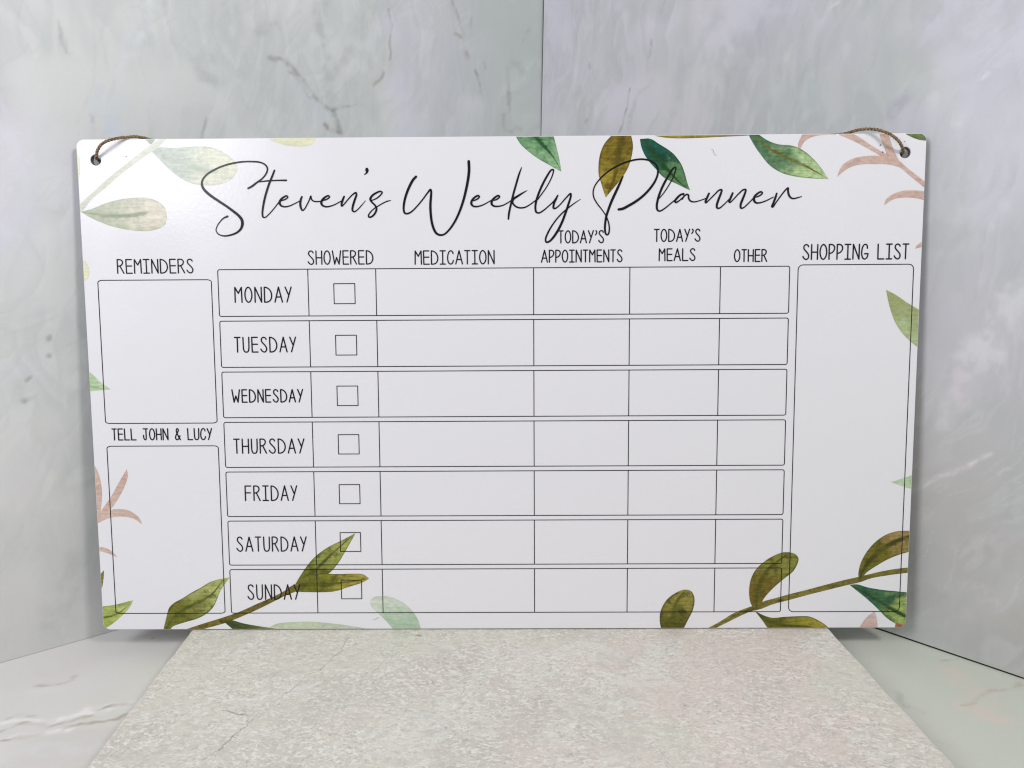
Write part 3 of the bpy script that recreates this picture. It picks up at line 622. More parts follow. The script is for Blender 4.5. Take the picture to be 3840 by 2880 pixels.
# ---- ruled rows, one per day, each with its day name and checkbox
GR = {'x0': 64.69, 'x1': 337.65, 'top': 178.12, 'rh': 22.28, 'pitch': 24.562, 'cols': [107.86, 140.39, 215.8, 261.69, 304.78]}
LW = .37
def rrect(ink, x0, y0, x1, y1, rx, ry, wd, n=6):
    pts = []
    for cx, cy, a0 in ((x1-rx, y0+ry, -90), (x1-rx, y1-ry, 0), (x0+rx, y1-ry, 90), (x0+rx, y0+ry, 180)):
        for i in range(n+1):
            a = math.radians(a0+90*i/n); pts.append((cx+rx*math.cos(a), cy+ry*math.sin(a)))
    ink.line(pts, wd, True)
days = [c for c in CAPS if c[0] == 'day']
for r in range(7):
    yt = GR['top']-GR['pitch']*r; ybm = yt-GR['rh']
    i_ = Ink(.14); rrect(i_, GR['x0'], ybm, GR['x1'], yt, .9, .9, LW)
    for c in GR['cols']: i_.line([(c, ybm), (c, yt)], LW)
    row = i_.build('day_row', board, 'ruled row for '+days[r][1])
    d = Ink(.17); caps(d, days[r][1], days[r][2], days[r][3], days[r][4], days[r][5], CW+.04, .22)
    d.build('day_name', row, 'day name reading '+days[r][1])
    cx, cy = [(125.18, 166.38), (125.38, 141.72), (125.39, 117.15), (125.36, 93.35), (125.19, 68.6), (125.01, 44.55), (124.91, 20.43)][r]; q = Ink(.155); w2, h2 = 10.07/2, 9.53/2
    q.line([(cx-w2, cy-h2), (cx+w2, cy-h2), (cx+w2, cy+h2), (cx-w2, cy+h2)], LW, True)
    q.build('checkbox', row)
for (nm, (x0, y0, x1, y1), rx, ry), text in zip([('reminders', (6.83, 104.14, 61.44, 173.42), 2.3, 1.1), ('tell', (6.84, 8.43, 61.5, 92.92), 2.3, 1.1), ('shopping', (341.65, 8.42, 396.35, 178.7), 2.3, 2.3)], ('REMINDERS', 'TELL JOHN & LUCY', 'SHOPPING LIST')):
    i_ = Ink(.14); rrect(i_, x0, y0, x1, y1, rx, ry, LW)
    bx = i_.build('note_box', board, 'rounded empty box under the words '+text)
    cp = [c for c in CAPS if c[1] == text][0]
    h_ = Ink(.17); caps(h_, text, cp[2], cp[3], cp[4], cp[5], CW+(.05 if text[0] == 'S' else 0)); h_.build('box_heading', bx, 'heading reading '+text)

# ---- printed watercolour leaves
def leaf_group():
    g = bpy.data.node_groups.new('watercolour', 'ShaderNodeTree'); I = g.interface
    for nme, tp in (('A', 'NodeSocketColor'), ('B', 'NodeSocketColor'), ('Vein', 'NodeSocketColor'), ('Dark', 'NodeSocketColor'), ('Contrast', 'NodeSocketFloat'), ('VeinW', 'NodeSocketFloat'), ('Seed', 'NodeSocketFloat'), ('VeinEnd', 'NodeSocketFloat')):
        I.new_socket(nme, in_out='INPUT', socket_type=tp)
    I.new_socket('Color', in_out='OUTPUT', socket_type='NodeSocketColor')
    N = g.nodes.new; Lk = g.links.new; gi = N('NodeGroupInput'); go = N('NodeGroupOutput')
    tc = N('ShaderNodeTexCoord'); uv = N('ShaderNodeUVMap'); uv.uv_map = 'leaf'
    sx = N('ShaderNodeSeparateXYZ'); Lk(uv.outputs[0], sx.inputs[0]); u = sx.outputs[0]; v = sx.outputs[1]
    def M(op, a, c=None, d=None):
        x = N('ShaderNodeMath'); x.operation = op
        for s, val in zip(x.inputs, (a, c, d)):
            if val is None: continue
            if isinstance(val, bpy.types.NodeSocket): Lk(val, s)
            else: s.default_value = val
        return x.outputs[0]
    def noise(scale, det, st=(1, 1, 1), off=0):
        mp = N('ShaderNodeMapping'); mp.inputs['Scale'].default_value = st; Lk(tc.outputs['Object'], mp.inputs['Vector'])
        cm = N('ShaderNodeCombineXYZ'); Lk(M('ADD', gi.outputs['Seed'], off), cm.inputs[2])
        ad = N('ShaderNodeVectorMath'); Lk(mp.outputs[0], ad.inputs[0]); Lk(cm.outputs[0], ad.inputs[1])
        n = N('ShaderNodeTexNoise'); n.inputs['Scale'].default_value = scale; n.inputs['Detail'].default_value = det; n.inputs['Roughness'].default_value = .6
        Lk(ad.outputs[0], n.inputs['Vector']); return n.outputs['Fac']
    def R(src, a, c, lo=0., hi=1.):
        r = N('ShaderNodeMapRange'); r.interpolation_type = 'SMOOTHSTEP'
        for i, val in enumerate((src, a, c, lo, hi)):
            if isinstance(val, bpy.types.NodeSocket): Lk(val, r.inputs[i])
            else: r.inputs[i].default_value = val
        return r.outputs[0]
    def mix(f, a, c):
        x = N('ShaderNodeMix'); x.data_type = 'RGBA'
        for s, val in ((x.inputs[0], f), (x.inputs[6], a), (x.inputs[7], c)): Lk(val, s)
        return x.outputs[2]
    n1 = noise(95, 4); n2 = noise(420, 5, (1, 1.6, 1), 3); n3 = noise(160, 4, (1, 1, 1), 7); stk = noise(300, 3, (.25, 3.2, 1), 11)
    con = gi.outputs['Contrast']
    t = M('ADD', R(u, .1, .95), M('MULTIPLY', M('SUBTRACT', n1, .5), 1.5))
    c = mix(R(t, .1, .9), gi.outputs['A'], gi.outputs['B'])
    av = M('ABSOLUTE', v)
    bd_ = M('MULTIPLY', M('MULTIPLY', R(u, .15, .6, .75, 0), R(av, .05, .75, 1, 0)), con)
    c = mix(M('MULTIPLY', bd_, R(n3, .35, .6)), c, gi.outputs['Dark'])
    c = mix(M('MULTIPLY', R(n3, .50, .64, 0, .75), con), c, gi.outputs['Dark'])
    vv = M('ABSOLUTE', M('ADD', v, M('MULTIPLY', M('SUBTRACT', n2, .5), .16)))
    vw = M('MULTIPLY', gi.outputs['VeinW'], M('SUBTRACT', 1.75, u))
    vm = M('MULTIPLY', R(vv, M('MULTIPLY', vw, .35), M('ADD', M('MULTIPLY', vw, 1.25), .0005), 1, 0), M('MULTIPLY', R(n1, .3, .55, .6, 1.0), M('GREATER_THAN', gi.outputs['VeinW'], .001)))
    vm = M('MULTIPLY', vm, R(u, M('SUBTRACT', gi.outputs['VeinEnd'], .06), gi.outputs['VeinEnd'], 1, 0))
    c = mix(vm, c, gi.outputs['Vein'])
    c = mix(M('MULTIPLY', R(av, .86, 1.0), M('MULTIPLY', con, .75)), c, gi.outputs['Dark'])
    gain = M('ADD', M('MULTIPLY', M('ADD', M('MULTIPLY', M('SUBTRACT', n2, .5), 1.5), M('MULTIPLY', M('SUBTRACT', stk, .5), 1.2)), con), 1.0)
    sc_ = N('ShaderNodeVectorMath'); sc_.operation = 'SCALE'; Lk(c, sc_.inputs[0]); Lk(gain, sc_.inputs['Scale'])
    Lk(sc_.outputs[0], go.inputs[0]); return g
WG = leaf_group()
def leaf_mat(ca, cb, cv, cd, con, vw, seed):
    m, nt, b = newmat('leaf_print'); g = nt.nodes.new('ShaderNodeGroup'); g.node_tree = WG
    for nme, c in (('A', ca), ('B', cb), ('Vein', cv), ('Dark', cd)): g.inputs[nme].default_value = alb(c, (1.07 if con > .6 else 0.97))
    g.inputs['Contrast'].default_value = con; g.inputs['VeinW'].default_value = vw; g.inputs['Seed'].default_value = seed; g.inputs['VeinEnd'].default_value = 1.06 if con > .6 else .80
    nt.links.new(g.outputs[0], b.inputs['Base Color']); laminate(m, nt, b, .13); b.inputs['Specular IOR Level'].default_value = .32
    return m
LEAVES = [
 ('printed_leaf','pale grey green leaf beside the title',[(35.23,233.97),(39.41,235.41),(46.25,235.09),(54.49,235.7),(63.38,235.43),(70.12,232.72),(74.76,228.68),(76.19,224.99)],[(35.23,233.97),(38.49,230.61),(43.08,225.89),(48.37,221.49),(53.75,218.77),(60.58,217.71),(67.48,218.2),(73.07,220.65),(76.19,224.99)],[(35.23,233.97),(41.95,231.25),(48.67,228.19),(55.43,225.67),(62.22,224.08),(69.09,224.03),(76.19,224.99)],(192,203,190),(224,226,204),(186,195,178),(172,186,174),0.45,0.15),
 ('printed_leaf','pale sage leaf with pinkish tip',[(0.54,205.83),(6.29,207.28),(13.35,209.94),(21.73,211.78),(31.4,212.18),(36.85,210.8),(40.5,207.73),(41.59,202.99)],[(0.54,205.83),(4.68,203.23),(11.43,200.13),(19.61,197.7),(29.24,196.55),(36.2,197.25),(40.46,199.6),(41.59,202.99)],[(0.54,205.83),(7.52,204.57),(15.08,203.7),(23.38,203.78),(32.43,204.94),(41.59,202.99)],(178,188,162),(216,212,192),(156,166,140),(160,170,150),0.45,0.14),
 ('printed_stem','pale green stem',[(-1.34,207.73),(0.36,209.39),(7.66,215.62),(14.94,221.82),(22.7,227.48),(28.79,232.1),(33.19,235.17),(39.49,239.26),(40.86,240.28)],[(0.12,205.2),(1.82,206.76),(6.39,211.97),(12.53,216.63),(19.78,222.57),(26.97,227.71),(34.12,232.58),(38.5,235.14),(42.66,239.13),(44.04,240.25)],None,(204,208,190),(210,213,198),(204,210,190),(192,198,178),0.3,0.0),
 ('printed_leaf','small grey leaf stub on the pale stem',[(35.36,236.77),(34.05,237.98),(32.11,240.32)],[(35.36,236.77),(36.93,238.09),(38.29,240.61)],None,(160,172,160),(170,180,168),(150,160,150),(140,150,140),0.5,0),
 ('printed_leaf','pale yellow leaf tip cut by the top edge',[(90.22,239.9),(97.11,241.51),(107.35,241.76),(113.57,239.73)],[(90.22,239.9),(91.22,239.02),(93.57,237.88),(98.3,236.18),(103.74,235.47),(109.21,235.57),(112.32,236.74),(113.57,239.73)],None,(222,224,190),(226,226,190),(214,214,180),(205,208,170),0.3,0.0),
 ('printed_leaf','pale leaf sliver on the left edge',[(-0.37,233.84),(-1.34,230.28),(-1.6,225.82),(-0.57,219.84)],[(-0.37,233.84),(0.13,233.32),(0.9,232.2),(1.48,230.26),(1.42,227.29),(0.94,223.56),(0.17,219.53),(-0.7,217.6)],None,(216,220,192),(220,222,196),(210,212,186),(200,206,176),0.3,0),
 ('printed_leaf','pale yellow leaf tip on the left edge',[(-1.0,184.11),(-2.01,178.63),(-1.32,172.43)],[(-1.0,184.11),(0.34,183.28),(1.99,181.69),(2.96,177.91),(2.3,174.82),(0.46,173.11),(-1.32,172.43)],None,(222,224,192),(224,224,190),(214,214,182),(205,208,172),0.3,0),
 ('printed_leaf','light green leaf tip on the left edge',[(-3.02,124.33),(-0.43,120.22),(3.1,120.27),(6.65,120.61),(10.2,120.87)],[(-2.58,132.08),(0.1,129.6),(2.45,127.48),(5.11,124.64),(7.82,122.51),(10.2,120.87)],[(-3.06,123.62),(0.03,122.2),(3.88,121.47),(10.2,120.87)],(178,204,162),(196,212,176),(150,178,130),(160,190,145),0.5,0.12),
 ('printed_sprig','dusty pink sprig blade',[(-1.15,86.31),(-2.03,73.7),(-2.67,59.31)],[(-1.15,86.31),(0.49,82.95),(2.37,77.9),(3.08,71.15),(2.67,65.23),(1.79,59.71)],None,(208,184,168),(203,176,163),(190,155,142),(180,142,130),0.45,0),
 ('printed_sprig','dusty pink sprig blade',[(1.47,58.44),(2.25,60.56),(4.69,63.95),(7.84,68.17),(11.05,73.65),(14.23,78.69),(16.13,81.62)],[(3.53,58.01),(6.19,60.72),(7.97,62.66),(11.57,67.73),(14.8,73.63),(16.27,77.84),(16.13,81.62)],None,(208,184,168),(203,176,163),(190,155,142),(180,142,130),0.45,0),
 ('printed_sprig','dusty pink sprig blade',[(-3.41,61.01),(-0.09,60.49),(2.24,60.31),(5.78,60.97),(9.99,61.47),(14.99,61.11),(18.65,59.23),(21.03,56.67),(22.15,53.94)],[(-3.94,51.65),(-0.02,54.19),(2.14,55.46),(5.56,56.89),(9.79,57.73),(13.97,57.71),(18.1,56.68),(20.53,55.14),(22.15,53.94)],None,(208,184,168),(203,176,163),(190,155,142),(180,142,130),0.45,0),
 ('printed_sprig','small dusty pink blade low on the left edge',[(-2.76,42.67),(0.16,42.4),(3.08,42.05),(5.94,40.5),(7.94,38.6),(8.87,37.23)],[(-2.87,40.7),(0.05,40.34),(3.78,39.47),(6.66,38.26),(8.87,37.23)],None,(208,184,168),(203,176,163),(190,155,142),(180,142,130),0.45,0),
 ('printed_leaf','olive leaf tip low on the left edge',[(-3.24,18.98),(-1.12,26.75),(1.96,30.63)],[(-3.34,17.24),(0.06,20.7),(1.58,26.75),(1.96,30.63)],None,(130,132,45),(120,118,45),(95,95,30),(95,90,30),0.8,0),
 ('printed_leaf','fresh green leaf in the lower left corner',[(-8.78,10.74),(0.18,12.02),(6.57,12.87),(11.71,14.16),(15.74,15.28)],[(-9.55,-2.78),(1.53,1.12),(6.11,4.17),(9.65,7.21),(12.33,9.82),(14.6,12.85),(15.74,15.28)],[(-9.1,5.08),(-0.14,6.1),(6.29,7.66),(10.66,10.25),(15.74,15.28)],(150,165,78),(168,180,108),(98,102,30),(120,130,50),0.8,0.1),
 ('printed_leaf','large olive leaf under the second note box',[(29.57,-1.37),(30.29,0.54),(31.8,5.75),(33.11,10.28),(33.8,11.57),(36.25,13.82),(40.11,15.9),(44.95,18.94),(49.75,21.5),(54.56,24.37),(59.31,25.8),(64.5,26.75)],[(31.76,-1.7),(33.91,0.53),(35.07,1.7),(37.95,2.82),(42.73,4.27),(47.5,5.71),(52.32,8.29),(55.59,11.51),(57.63,15.37),(59.37,19.54),(62.04,23.71),(64.5,26.75)],[(30.67,-1.54),(31.87,0.54),(35.27,6.07),(39.19,9.45),(43.07,11.86),(47.85,13.78),(52.66,16.35),(56.54,19.23),(59.19,22.76),(61.33,25.47),(64.5,26.75)],(105,108,30),(162,168,100),(72,82,16),(70,72,16),1,0.11),
 ('printed_stem','olive stem crossing the Sunday row',[(32.88,-2.89),(41.49,0.15),(50.08,3.01),(60.36,6.2),(68.92,9.22),(77.5,13.11),(84.35,16.12),(91.2,19.56),(95.5,22.57),(98.05,23.43)],[(36.21,-4.21),(49.96,0.13),(57.66,2.29),(61.94,3.58),(70.53,7.05),(79.11,10.93),(87.69,15.25),(92.83,17.83),(97.94,19.72),(100.07,20.83)],None,(112,102,34),(104,92,32),(100,90,30),(60,56,16),1.1,0),
 ('printed_leaf','long olive leaf pointing into the Saturday checkbox',[(96.15,21.71),(98.99,26.44),(102.5,31.6),(106.84,36.73),(113.68,41.84),(120.46,45.24),(127.65,49.05)],[(96.15,21.71),(104.85,25.99),(113.31,28.29),(118.48,33.69),(121.97,39.25),(125.47,45.22),(127.65,49.05)],[(96.15,21.71),(102.34,26.43),(109.23,32.43),(115.26,38.42),(121.25,43.53),(127.65,49.05)],(105,108,36),(150,156,82),(78,84,18),(72,74,18),1,0.13),
 ('printed_leaf','flat olive leaf across the Sunday checkbox',[(95.46,21.11),(99.81,26.01),(104.91,28.15),(111.63,28.47),(118.34,28.28),(125.05,28.43),(130.91,28.07),(133.79,25.91)],[(95.46,21.11),(97.93,19.54),(104.65,19.09),(111.37,19.07),(117.27,19.66),(123.2,21.63),(129.97,23.76),(133.79,25.91)],[(95.46,21.11),(100.55,22.82),(106.45,23.23),(113.17,23.21),(121.58,23.96),(133.79,25.91)],(104,108,26),(150,140,60),(76,80,16),(78,72,18),1,0.14),
 ('printed_leaf','pale mint leaf under the Sunday row',[(151.29,-3.19),(147.94,-1.87),(145.44,-0.12),(142.14,3.81),(138.02,8.17),(134.73,11.65),(134.12,14.25),(135.25,16.15),(137.37,16.83)],[(160.57,-3.21),(159.74,-1.9),(159.1,-0.16),(157.74,4.64),(154.88,9.42),(150.75,13.33),(145.75,15.94),(141.58,16.99),(137.37,16.83)],None,(172,196,168),(208,216,200),(178,194,170),(175,196,174),0.4,0),
 ('printed_leaf','pale leaf along the bottom edge',[(78.66,-1.69),(83.84,1.35),(87.28,2.91),(95.75,3.76),(104.2,3.91),(112.61,3.19),(121.02,2.12),(132.79,0.09),(137.83,-0.97)],[(78.61,-3.01),(95.51,-3.92),(120.89,-3.11),(137.81,-1.84)],None,(196,208,178),(186,200,176),(176,190,160),(170,184,160),0.4,0),
 ('printed_leaf','dark green leaf under the olive stem',[(60.69,4.02),(64.53,4.71),(70.38,3.13),(78.78,1.54),(87.18,0.2),(92.21,-1.12)],[(60.69,4.02),(64.37,0.7),(66.84,-1.05),(78.61,-3.01),(92.19,-1.73)],None,(66,80,34),(104,112,46),(56,66,24),(48,58,24),0.9,0.12),
 ('printed_leaf','olive leaf standing on the bottom edge',[(284.41,-6.23),(280.65,-3.14),(278.75,0.1),(277.94,6.1),(278.99,10.7),(281.9,15.28),(285.93,18.32),(289.23,19.69),(291.08,19.83)],[(284.41,-6.23),(287.72,-3.16),(289.9,0.07),(292.05,4.53),(294.21,9.12),(295.09,13.71),(294.67,16.77),(293.31,19.06),(291.08,19.83)],[(284.41,-6.23),(284.55,0.09),(284.61,6.08),(285.64,12.21),(287.44,16.03),(291.08,19.83)],(84,82,20),(132,126,56),(78,84,16),(58,58,14),1,0.16),
 ('printed_stem','olive stem in the lower right corner',[(296.62,-2.41),(301.78,0.04),(308.38,3.71),(314.23,7.54),(321.57,10.58),(325.97,12.1),(328.89,13.62),(334.76,15.28),(342.08,17.39),(350.87,19.65),(360.37,22.29),(369.12,24.54),(375.69,26.04),(380.06,27.16),(387.34,28.88),(394.64,30.15),(400.12,30.74),(404.86,31.25)],[(301.09,-3.19),(306.22,0.26),(311.36,2.94),(317.96,6.38),(323.09,8.66),(327.87,9.8),(333.36,12.08),(342.16,14.5),(350.95,16.99),(358.26,18.87),(365.57,20.75),(370.68,22.03),(376.52,23.38),(381.6,25.26),(391.09,26.98),(400.22,28.16),(404.96,28.98)],None,(122,114,48),(108,102,38),(100,94,30),(70,66,20),1.0,0),
 ('printed_leaf','curled olive leaf between table and shopping list',[(324.91,9.8),(322.85,12.87),(321.97,18.98),(322.71,25.07),(324.82,29.61),(328.41,33.39),(332.74,36.4),(337.83,38.5),(341.5,38.64)],[(327.13,9.8),(328.19,12.09),(328.87,14.38),(331.01,17.43),(335.32,21.98),(339.64,25.77),(343.24,28.8),(345.34,32.58),(345.84,35.6),(344.09,37.72),(341.5,38.64)],[(325.88,9.8),(325.56,13.63),(325.97,18.2),(327.87,25.05),(331.77,31.11),(336.46,34.88),(341.5,38.64)],(106,92,26),(122,124,54),(80,78,16),(80,72,18),1,0.16),
 ('printed_leaf','brownish olive leaf cut by the right edge',[(375.73,24.9),(375.6,28.69),(376.87,33.99),(379.62,39.26),(383.83,44.14),(388.82,47.5),(393.87,48.99),(398.25,49.2),(401.91,48.96),(405.66,46.69)],[(377.57,25.05),(378.59,27.17),(380.01,28.68),(384.3,31.69),(389.32,34.7),(394.36,36.95),(400.86,39.19),(404.39,42.19),(405.66,46.69)],[(376.62,24.9),(377.09,27.93),(381.25,34.73),(386.9,40.37),(392.62,43.73),(399.81,46.71),(405.66,46.69)],(104,98,28),(144,124,74),(66,66,12),(78,76,18),1,0.22),
 ('printed_leaf','blue green leaf in the lower right corner',[(371.42,22.03),(375.09,22.24),(380.3,20.71),(387.71,19.39),(395.1,18.61),(400.28,17.99),(404.76,16.45),(408.64,11.86)],[(371.42,22.03),(374.45,19.58),(380.53,14.61),(385.88,9.63),(390.48,5.03),(395.03,2.1),(398.79,0.56),(402.51,0.01),(408.98,4.21)],[(371.42,22.03),(379.69,17.28),(387.99,12.3),(395.55,7.7),(409.11,1.15)],(52,96,62),(146,164,88),(40,70,24),(30,72,56),1,0.14),
 ('printed_leaf','wavy olive leaf on the bottom edge',[(324.93,9.04),(329.06,6.73),(333.53,5.34),(340.18,5.78),(346.84,6.07),(352.02,5.9),(355.76,4.36),(359.54,2.04),(361.83,-0.11),(362.65,-2.58)],[(324.93,9.04),(329.13,3.66),(332.19,-0.19),(344.16,-4.07),(355.28,-4.1),(362.65,-2.58)],[(324.93,9.04),(330.61,4.04),(340.31,1.33),(351.44,0.53),(362.65,-2.58)],(92,94,22),(148,140,46),(70,74,14),(62,66,14),1,0.16),
 ('printed_petal','pale pink petal on the bottom edge',[(375.24,-2.61),(376.99,0.08),(380.14,5.06),(384.29,8.64)],[(386.71,-2.64),(386.1,-0.18),(385.49,4.28),(384.29,8.64)],None,(202,178,166),(205,182,175),(185,155,145),(190,160,150),0.5,0),
 ('printed_petal','brown pink petal in the lower right corner',[(394.85,-2.66),(394.67,0.03),(394.87,2.56)],[(401.88,-2.68),(400.98,1.17),(394.87,2.56)],None,(165,112,82),(170,125,95),(140,90,60),(130,80,55),0.8,0),
 ('printed_leaf','soft green leaf in the shopping list',[(412.88,135.15),(406.19,136.29),(400.09,139.21),(393.67,144.57),(389.0,150.79),(385.82,158.53),(383.74,166.67)],[(416.89,144.0),(409.96,150.68),(400.89,156.46),(394.11,160.46),(388.46,164.23),(383.74,166.67)],None,(176,194,148),(158,166,112),(158,172,128),(150,160,120),0.5,0.14),
 ('printed_leaf','small pale green leaf on the right edge',[(406.9,69.59),(399.67,70.31),(394.43,71.94),(389.86,73.56)],[(406.45,79.91),(399.84,76.96),(395.41,75.37),(389.86,73.56)],None,(172,198,160),(184,206,172),(160,184,150),(160,184,150),0.4,0),
 ('printed_leaf','mid green leaf hanging from the top edge',[(211.34,244.64),(206.58,242.03),(207.79,239.17),(209.95,235.7),(214.01,232.02),(218.77,228.65),(223.54,225.95),(228.99,222.91)],[(218.13,244.59),(224.23,241.89),(225.45,239.04),(226.27,235.92),(227.28,231.92),(228.31,227.25),(228.99,222.91)],[(213.38,244.62),(217.1,239.1),(220.83,234.96),(224.22,231.28),(226.94,227.26),(228.99,222.91)],(108,148,106),(134,172,128),(40,84,44),(74,116,76),0.9,0.13),
 ('printed_leaf','mustard olive leaf behind the letter P',[(256.77,244.3),(254.08,241.01),(252.4,239.17),(249.36,235.75),(247.35,231.11),(246.56,225.79),(246.72,221.12),(247.76,217.76),(248.8,214.4),(250.05,210.84)],[(259.48,244.28),(261.2,240.96),(261.76,239.1),(262.61,234.99),(262.17,230.34),(260.32,224.36),(256.96,219.04),(253.58,215.04),(250.05,210.84)],[(258.12,244.29),(257.82,239.13),(256.31,232.38),(255.41,225.73),(254.09,219.06),(250.05,210.84)],(112,96,26),(142,126,44),(84,74,16),(80,68,16),1,0.16),
 ('printed_leaf','dark teal green leaf behind the letter l',[(265.9,237.63),(266.56,234.26),(267.52,231.81),(268.64,229.65),(270.71,226.88),(273.88,223.48),(276.74,220.38),(280.22,218.35),(284.01,216.63),(287.49,214.91),(289.7,213.97)],[(269.65,237.91),(271.53,237.43),(274.68,235.43),(278.77,232.95),(281.62,230.79),(283.53,228.63),(285.45,225.85),(287.07,221.85),(288.4,217.22),(289.7,213.97)],[(267.46,237.92),(269.69,234.24),(272.87,229.62),(276.68,225.61),(280.49,221.58),(284.94,217.24),(289.7,213.97)],(28,84,66),(84,122,80),(34,70,26),(18,58,46),1,0.16),
 ('printed_stem','olive stem running along the top edge',[(268.99,241.9),(289.48,241.74),(308.1,241.0),(316.78,240.63)],[(269.02,239.47),(271.19,239.39),(277.11,238.32),(283.33,237.85),(292.64,237.96),(301.95,238.32),(311.25,238.67),(316.82,238.94)],None,(146,132,44),(132,116,40),(110,100,30),(98,84,26),0.9,0),
 ('printed_leaf','two tone green leaf right of the title',[(316.47,240.64),(316.82,239.24),(317.14,238.51),(320.05,233.63),(323.26,229.35),(327.09,225.05),(332.78,221.65),(338.43,220.09),(345.93,219.12),(354.66,218.63)],[(319.26,240.62),(321.78,239.08),(325.56,236.63),(330.57,234.77),(336.79,234.12),(341.18,232.57),(345.61,229.49),(350.1,224.89),(354.66,218.63)],[(317.71,240.63),(319.94,238.19),(323.74,234.82),(330.67,230.82),(338.23,227.11),(345.79,223.7),(354.66,218.63)],(64,104,74),(166,190,136),(100,98,42),(74,112,76),1,0.12),
 ('printed_sprig','dusty pink sprig arc at the top edge',[(357.66,240.63),(342.81,240.44),(341.5,238.45),(340.34,235.91),(340.04,233.37),(341.06,232.51)],[(357.71,239.06),(353.38,239.03),(349.06,238.64),(345.07,237.46),(342.64,235.59),(341.06,232.51)],None,(206,180,166),(203,174,162),(186,150,140),(182,146,136),0.45,0),
 ('printed_sprig','dusty pink sprig branch',[(356.43,240.34),(358.32,239.3),(363.97,236.95),(370.28,233.88),(375.34,231.11),(378.82,229.07),(382.98,225.88)],[(363.23,240.59),(365.75,239.24),(370.18,236.61),(375.26,233.23),(381.27,229.97),(386.01,227.68)],None,(206,180,166),(203,174,162),(186,150,140),(182,146,136),0.45,0),
 ('printed_sprig','dusty pink sprig branch reaching the top edge',[(377.12,241.1),(377.81,239.4),(379.19,235.63),(380.55,232.59),(381.45,229.97),(382.33,226.49)],[(381.14,241.07),(381.83,239.37),(383.21,235.6),(384.6,231.95),(387.27,227.07),(388.61,224.62)],None,(206,180,166),(203,174,162),(186,150,140),(182,146,136),0.45,0),
 ('printed_sprig','dusty pink curved blade',[(358.85,219.64),(359.52,222.08),(361.28,225.12),(364.92,227.53),(370.46,228.89),(378.82,229.07),(386.01,227.68)],[(358.85,219.64),(360.78,221.46),(364.43,223.88),(369.35,225.24),(376.79,225.43),(383.01,225.15),(386.76,224.33)],None,(206,180,166),(203,174,162),(186,150,140),(182,146,136),0.45,0),
 ('printed_sprig','dusty pink sprig stem running to the right edge',[(382.83,229.53),(387.27,227.07),(391.13,223.69),(395.62,220.3),(400.12,216.91),(403.97,214.12)],[(380.51,225.41),(383.01,225.15),(388.03,223.71),(393.16,219.71),(400.24,214.15),(404.11,211.06)],None,(206,180,166),(203,174,162),(186,150,140),(182,146,136),0.45,0),
 ('printed_sprig','dusty pink curved blade on the right edge',[(381.26,206.29),(382.38,209.36),(385.41,211.49),(389.72,212.87),(394.68,213.08),(400.3,212.62),(404.08,211.67)],[(381.26,206.29),(383.68,208.12),(386.74,209.46),(391.08,209.92),(396.08,209.58),(400.48,208.5),(404.27,207.37)],None,(206,180,166),(203,174,162),(186,150,140),(182,146,136),0.45,0),
 ('printed_sprig','tiny pink blade tip on the right edge',[(396.77,185.97),(397.64,187.64),(399.95,189.18),(403.17,190.09)],[(396.77,185.97),(398.32,186.39),(399.87,186.7),(403.32,186.67)],None,(206,180,166),(203,174,162),(186,150,140),(182,146,136),0.45,0),
 ('printed_leaf','green leaf in the upper right corner',[(389.45,239.44),(391.31,238.41),(393.83,237.26),(396.67,236.32),(400.15,235.97),(402.13,235.83)],[(389.45,239.44),(391.22,240.43),(396.15,240.87),(399.45,240.53),(402.0,238.9)],None,(92,112,62),(100,116,72),(60,80,40),(66,80,44),0.9,0)]
def resample(pts, n):
    q = np.array([p[:2] for p in catmull([tuple(p) for p in pts], 10)]) if len(pts) > 2 else np.array(pts, float)
    s = np.r_[0, np.cumsum(np.hypot(*(q[1:]-q[:-1]).T))]; t = np.linspace(0, s[-1], n)
    return np.stack([np.interp(t, s, q[:, 0]), np.interp(t, s, q[:, 1])], 1)
CLIP = outline(.30)
for li, (nm, lab, Lp, Rp, Mp, ca, cb, cv, cd, con, vw) in enumerate(LEAVES):
    n = 44; A = resample(Lp, n); B_ = resample(Rp, n)
    Mi = resample(Mp, n) if Mp else (A+B_)/2
    if Mp: Mi[0] = (A[0]+B_[0])/2 if np.linalg.norm(A[0]-B_[0]) > .05 else Mi[0]; Mi[-1] = (A[-1]+B_[-1])/2
    bm = bmesh.new(); uvl = bm.loops.layers.uv.new('leaf'); z = .03+.0022*li; h = 5; grid = []
    for i in range(n):
        rowv = []
        for k in range(-h, h+1):
            f = abs(k)/h; e = A[i] if k < 0 else B_[i]; p = Mi[i]*(1-f)+e*f
            rowv.append((bm.verts.new(b2(p[0], p[1], z)), i/(n-1), k/h))
        grid.append(rowv)
    for i in range(n-1):
        for k in range(2*h):
            q = [grid[i][k], grid[i+1][k], grid[i+1][k+1], grid[i][k+1]]
            f = bm.faces.new([x[0] for x in q])
            for lp, x in zip(f.loops, q): lp[uvl].uv = (x[1], x[2])
    m_ = len(CLIP)
    for i in range(m_):
        a, c = CLIP[i], CLIP[(i+1) % m_]
        if math.hypot(c[0]-a[0], c[1]-a[1]) < 1e-6: continue
        nrm = Vector((c[1]-a[1], -(c[0]-a[0]), 0))
        bmesh.ops.bisect_plane(bm, geom=bm.verts[:]+bm.edges[:]+bm.faces[:], plane_co=b2(a[0], a[1], 0), plane_no=nrm, clear_outer=True)
    for hc, hr in HOLES: pass
    for f in bm.faces:
        f.normal_update()
        if f.normal.z < 0: f.normal_flip()
    if not bm.faces: bm.free(); continue
    me = bpy.data.meshes.new(nm); bm.to_mesh(me); bm.free()
    o = link(nm, me, (leaf_mat(ca, cb, cv, cd, con, vw, li*1.7),), board); o['label'] = lab

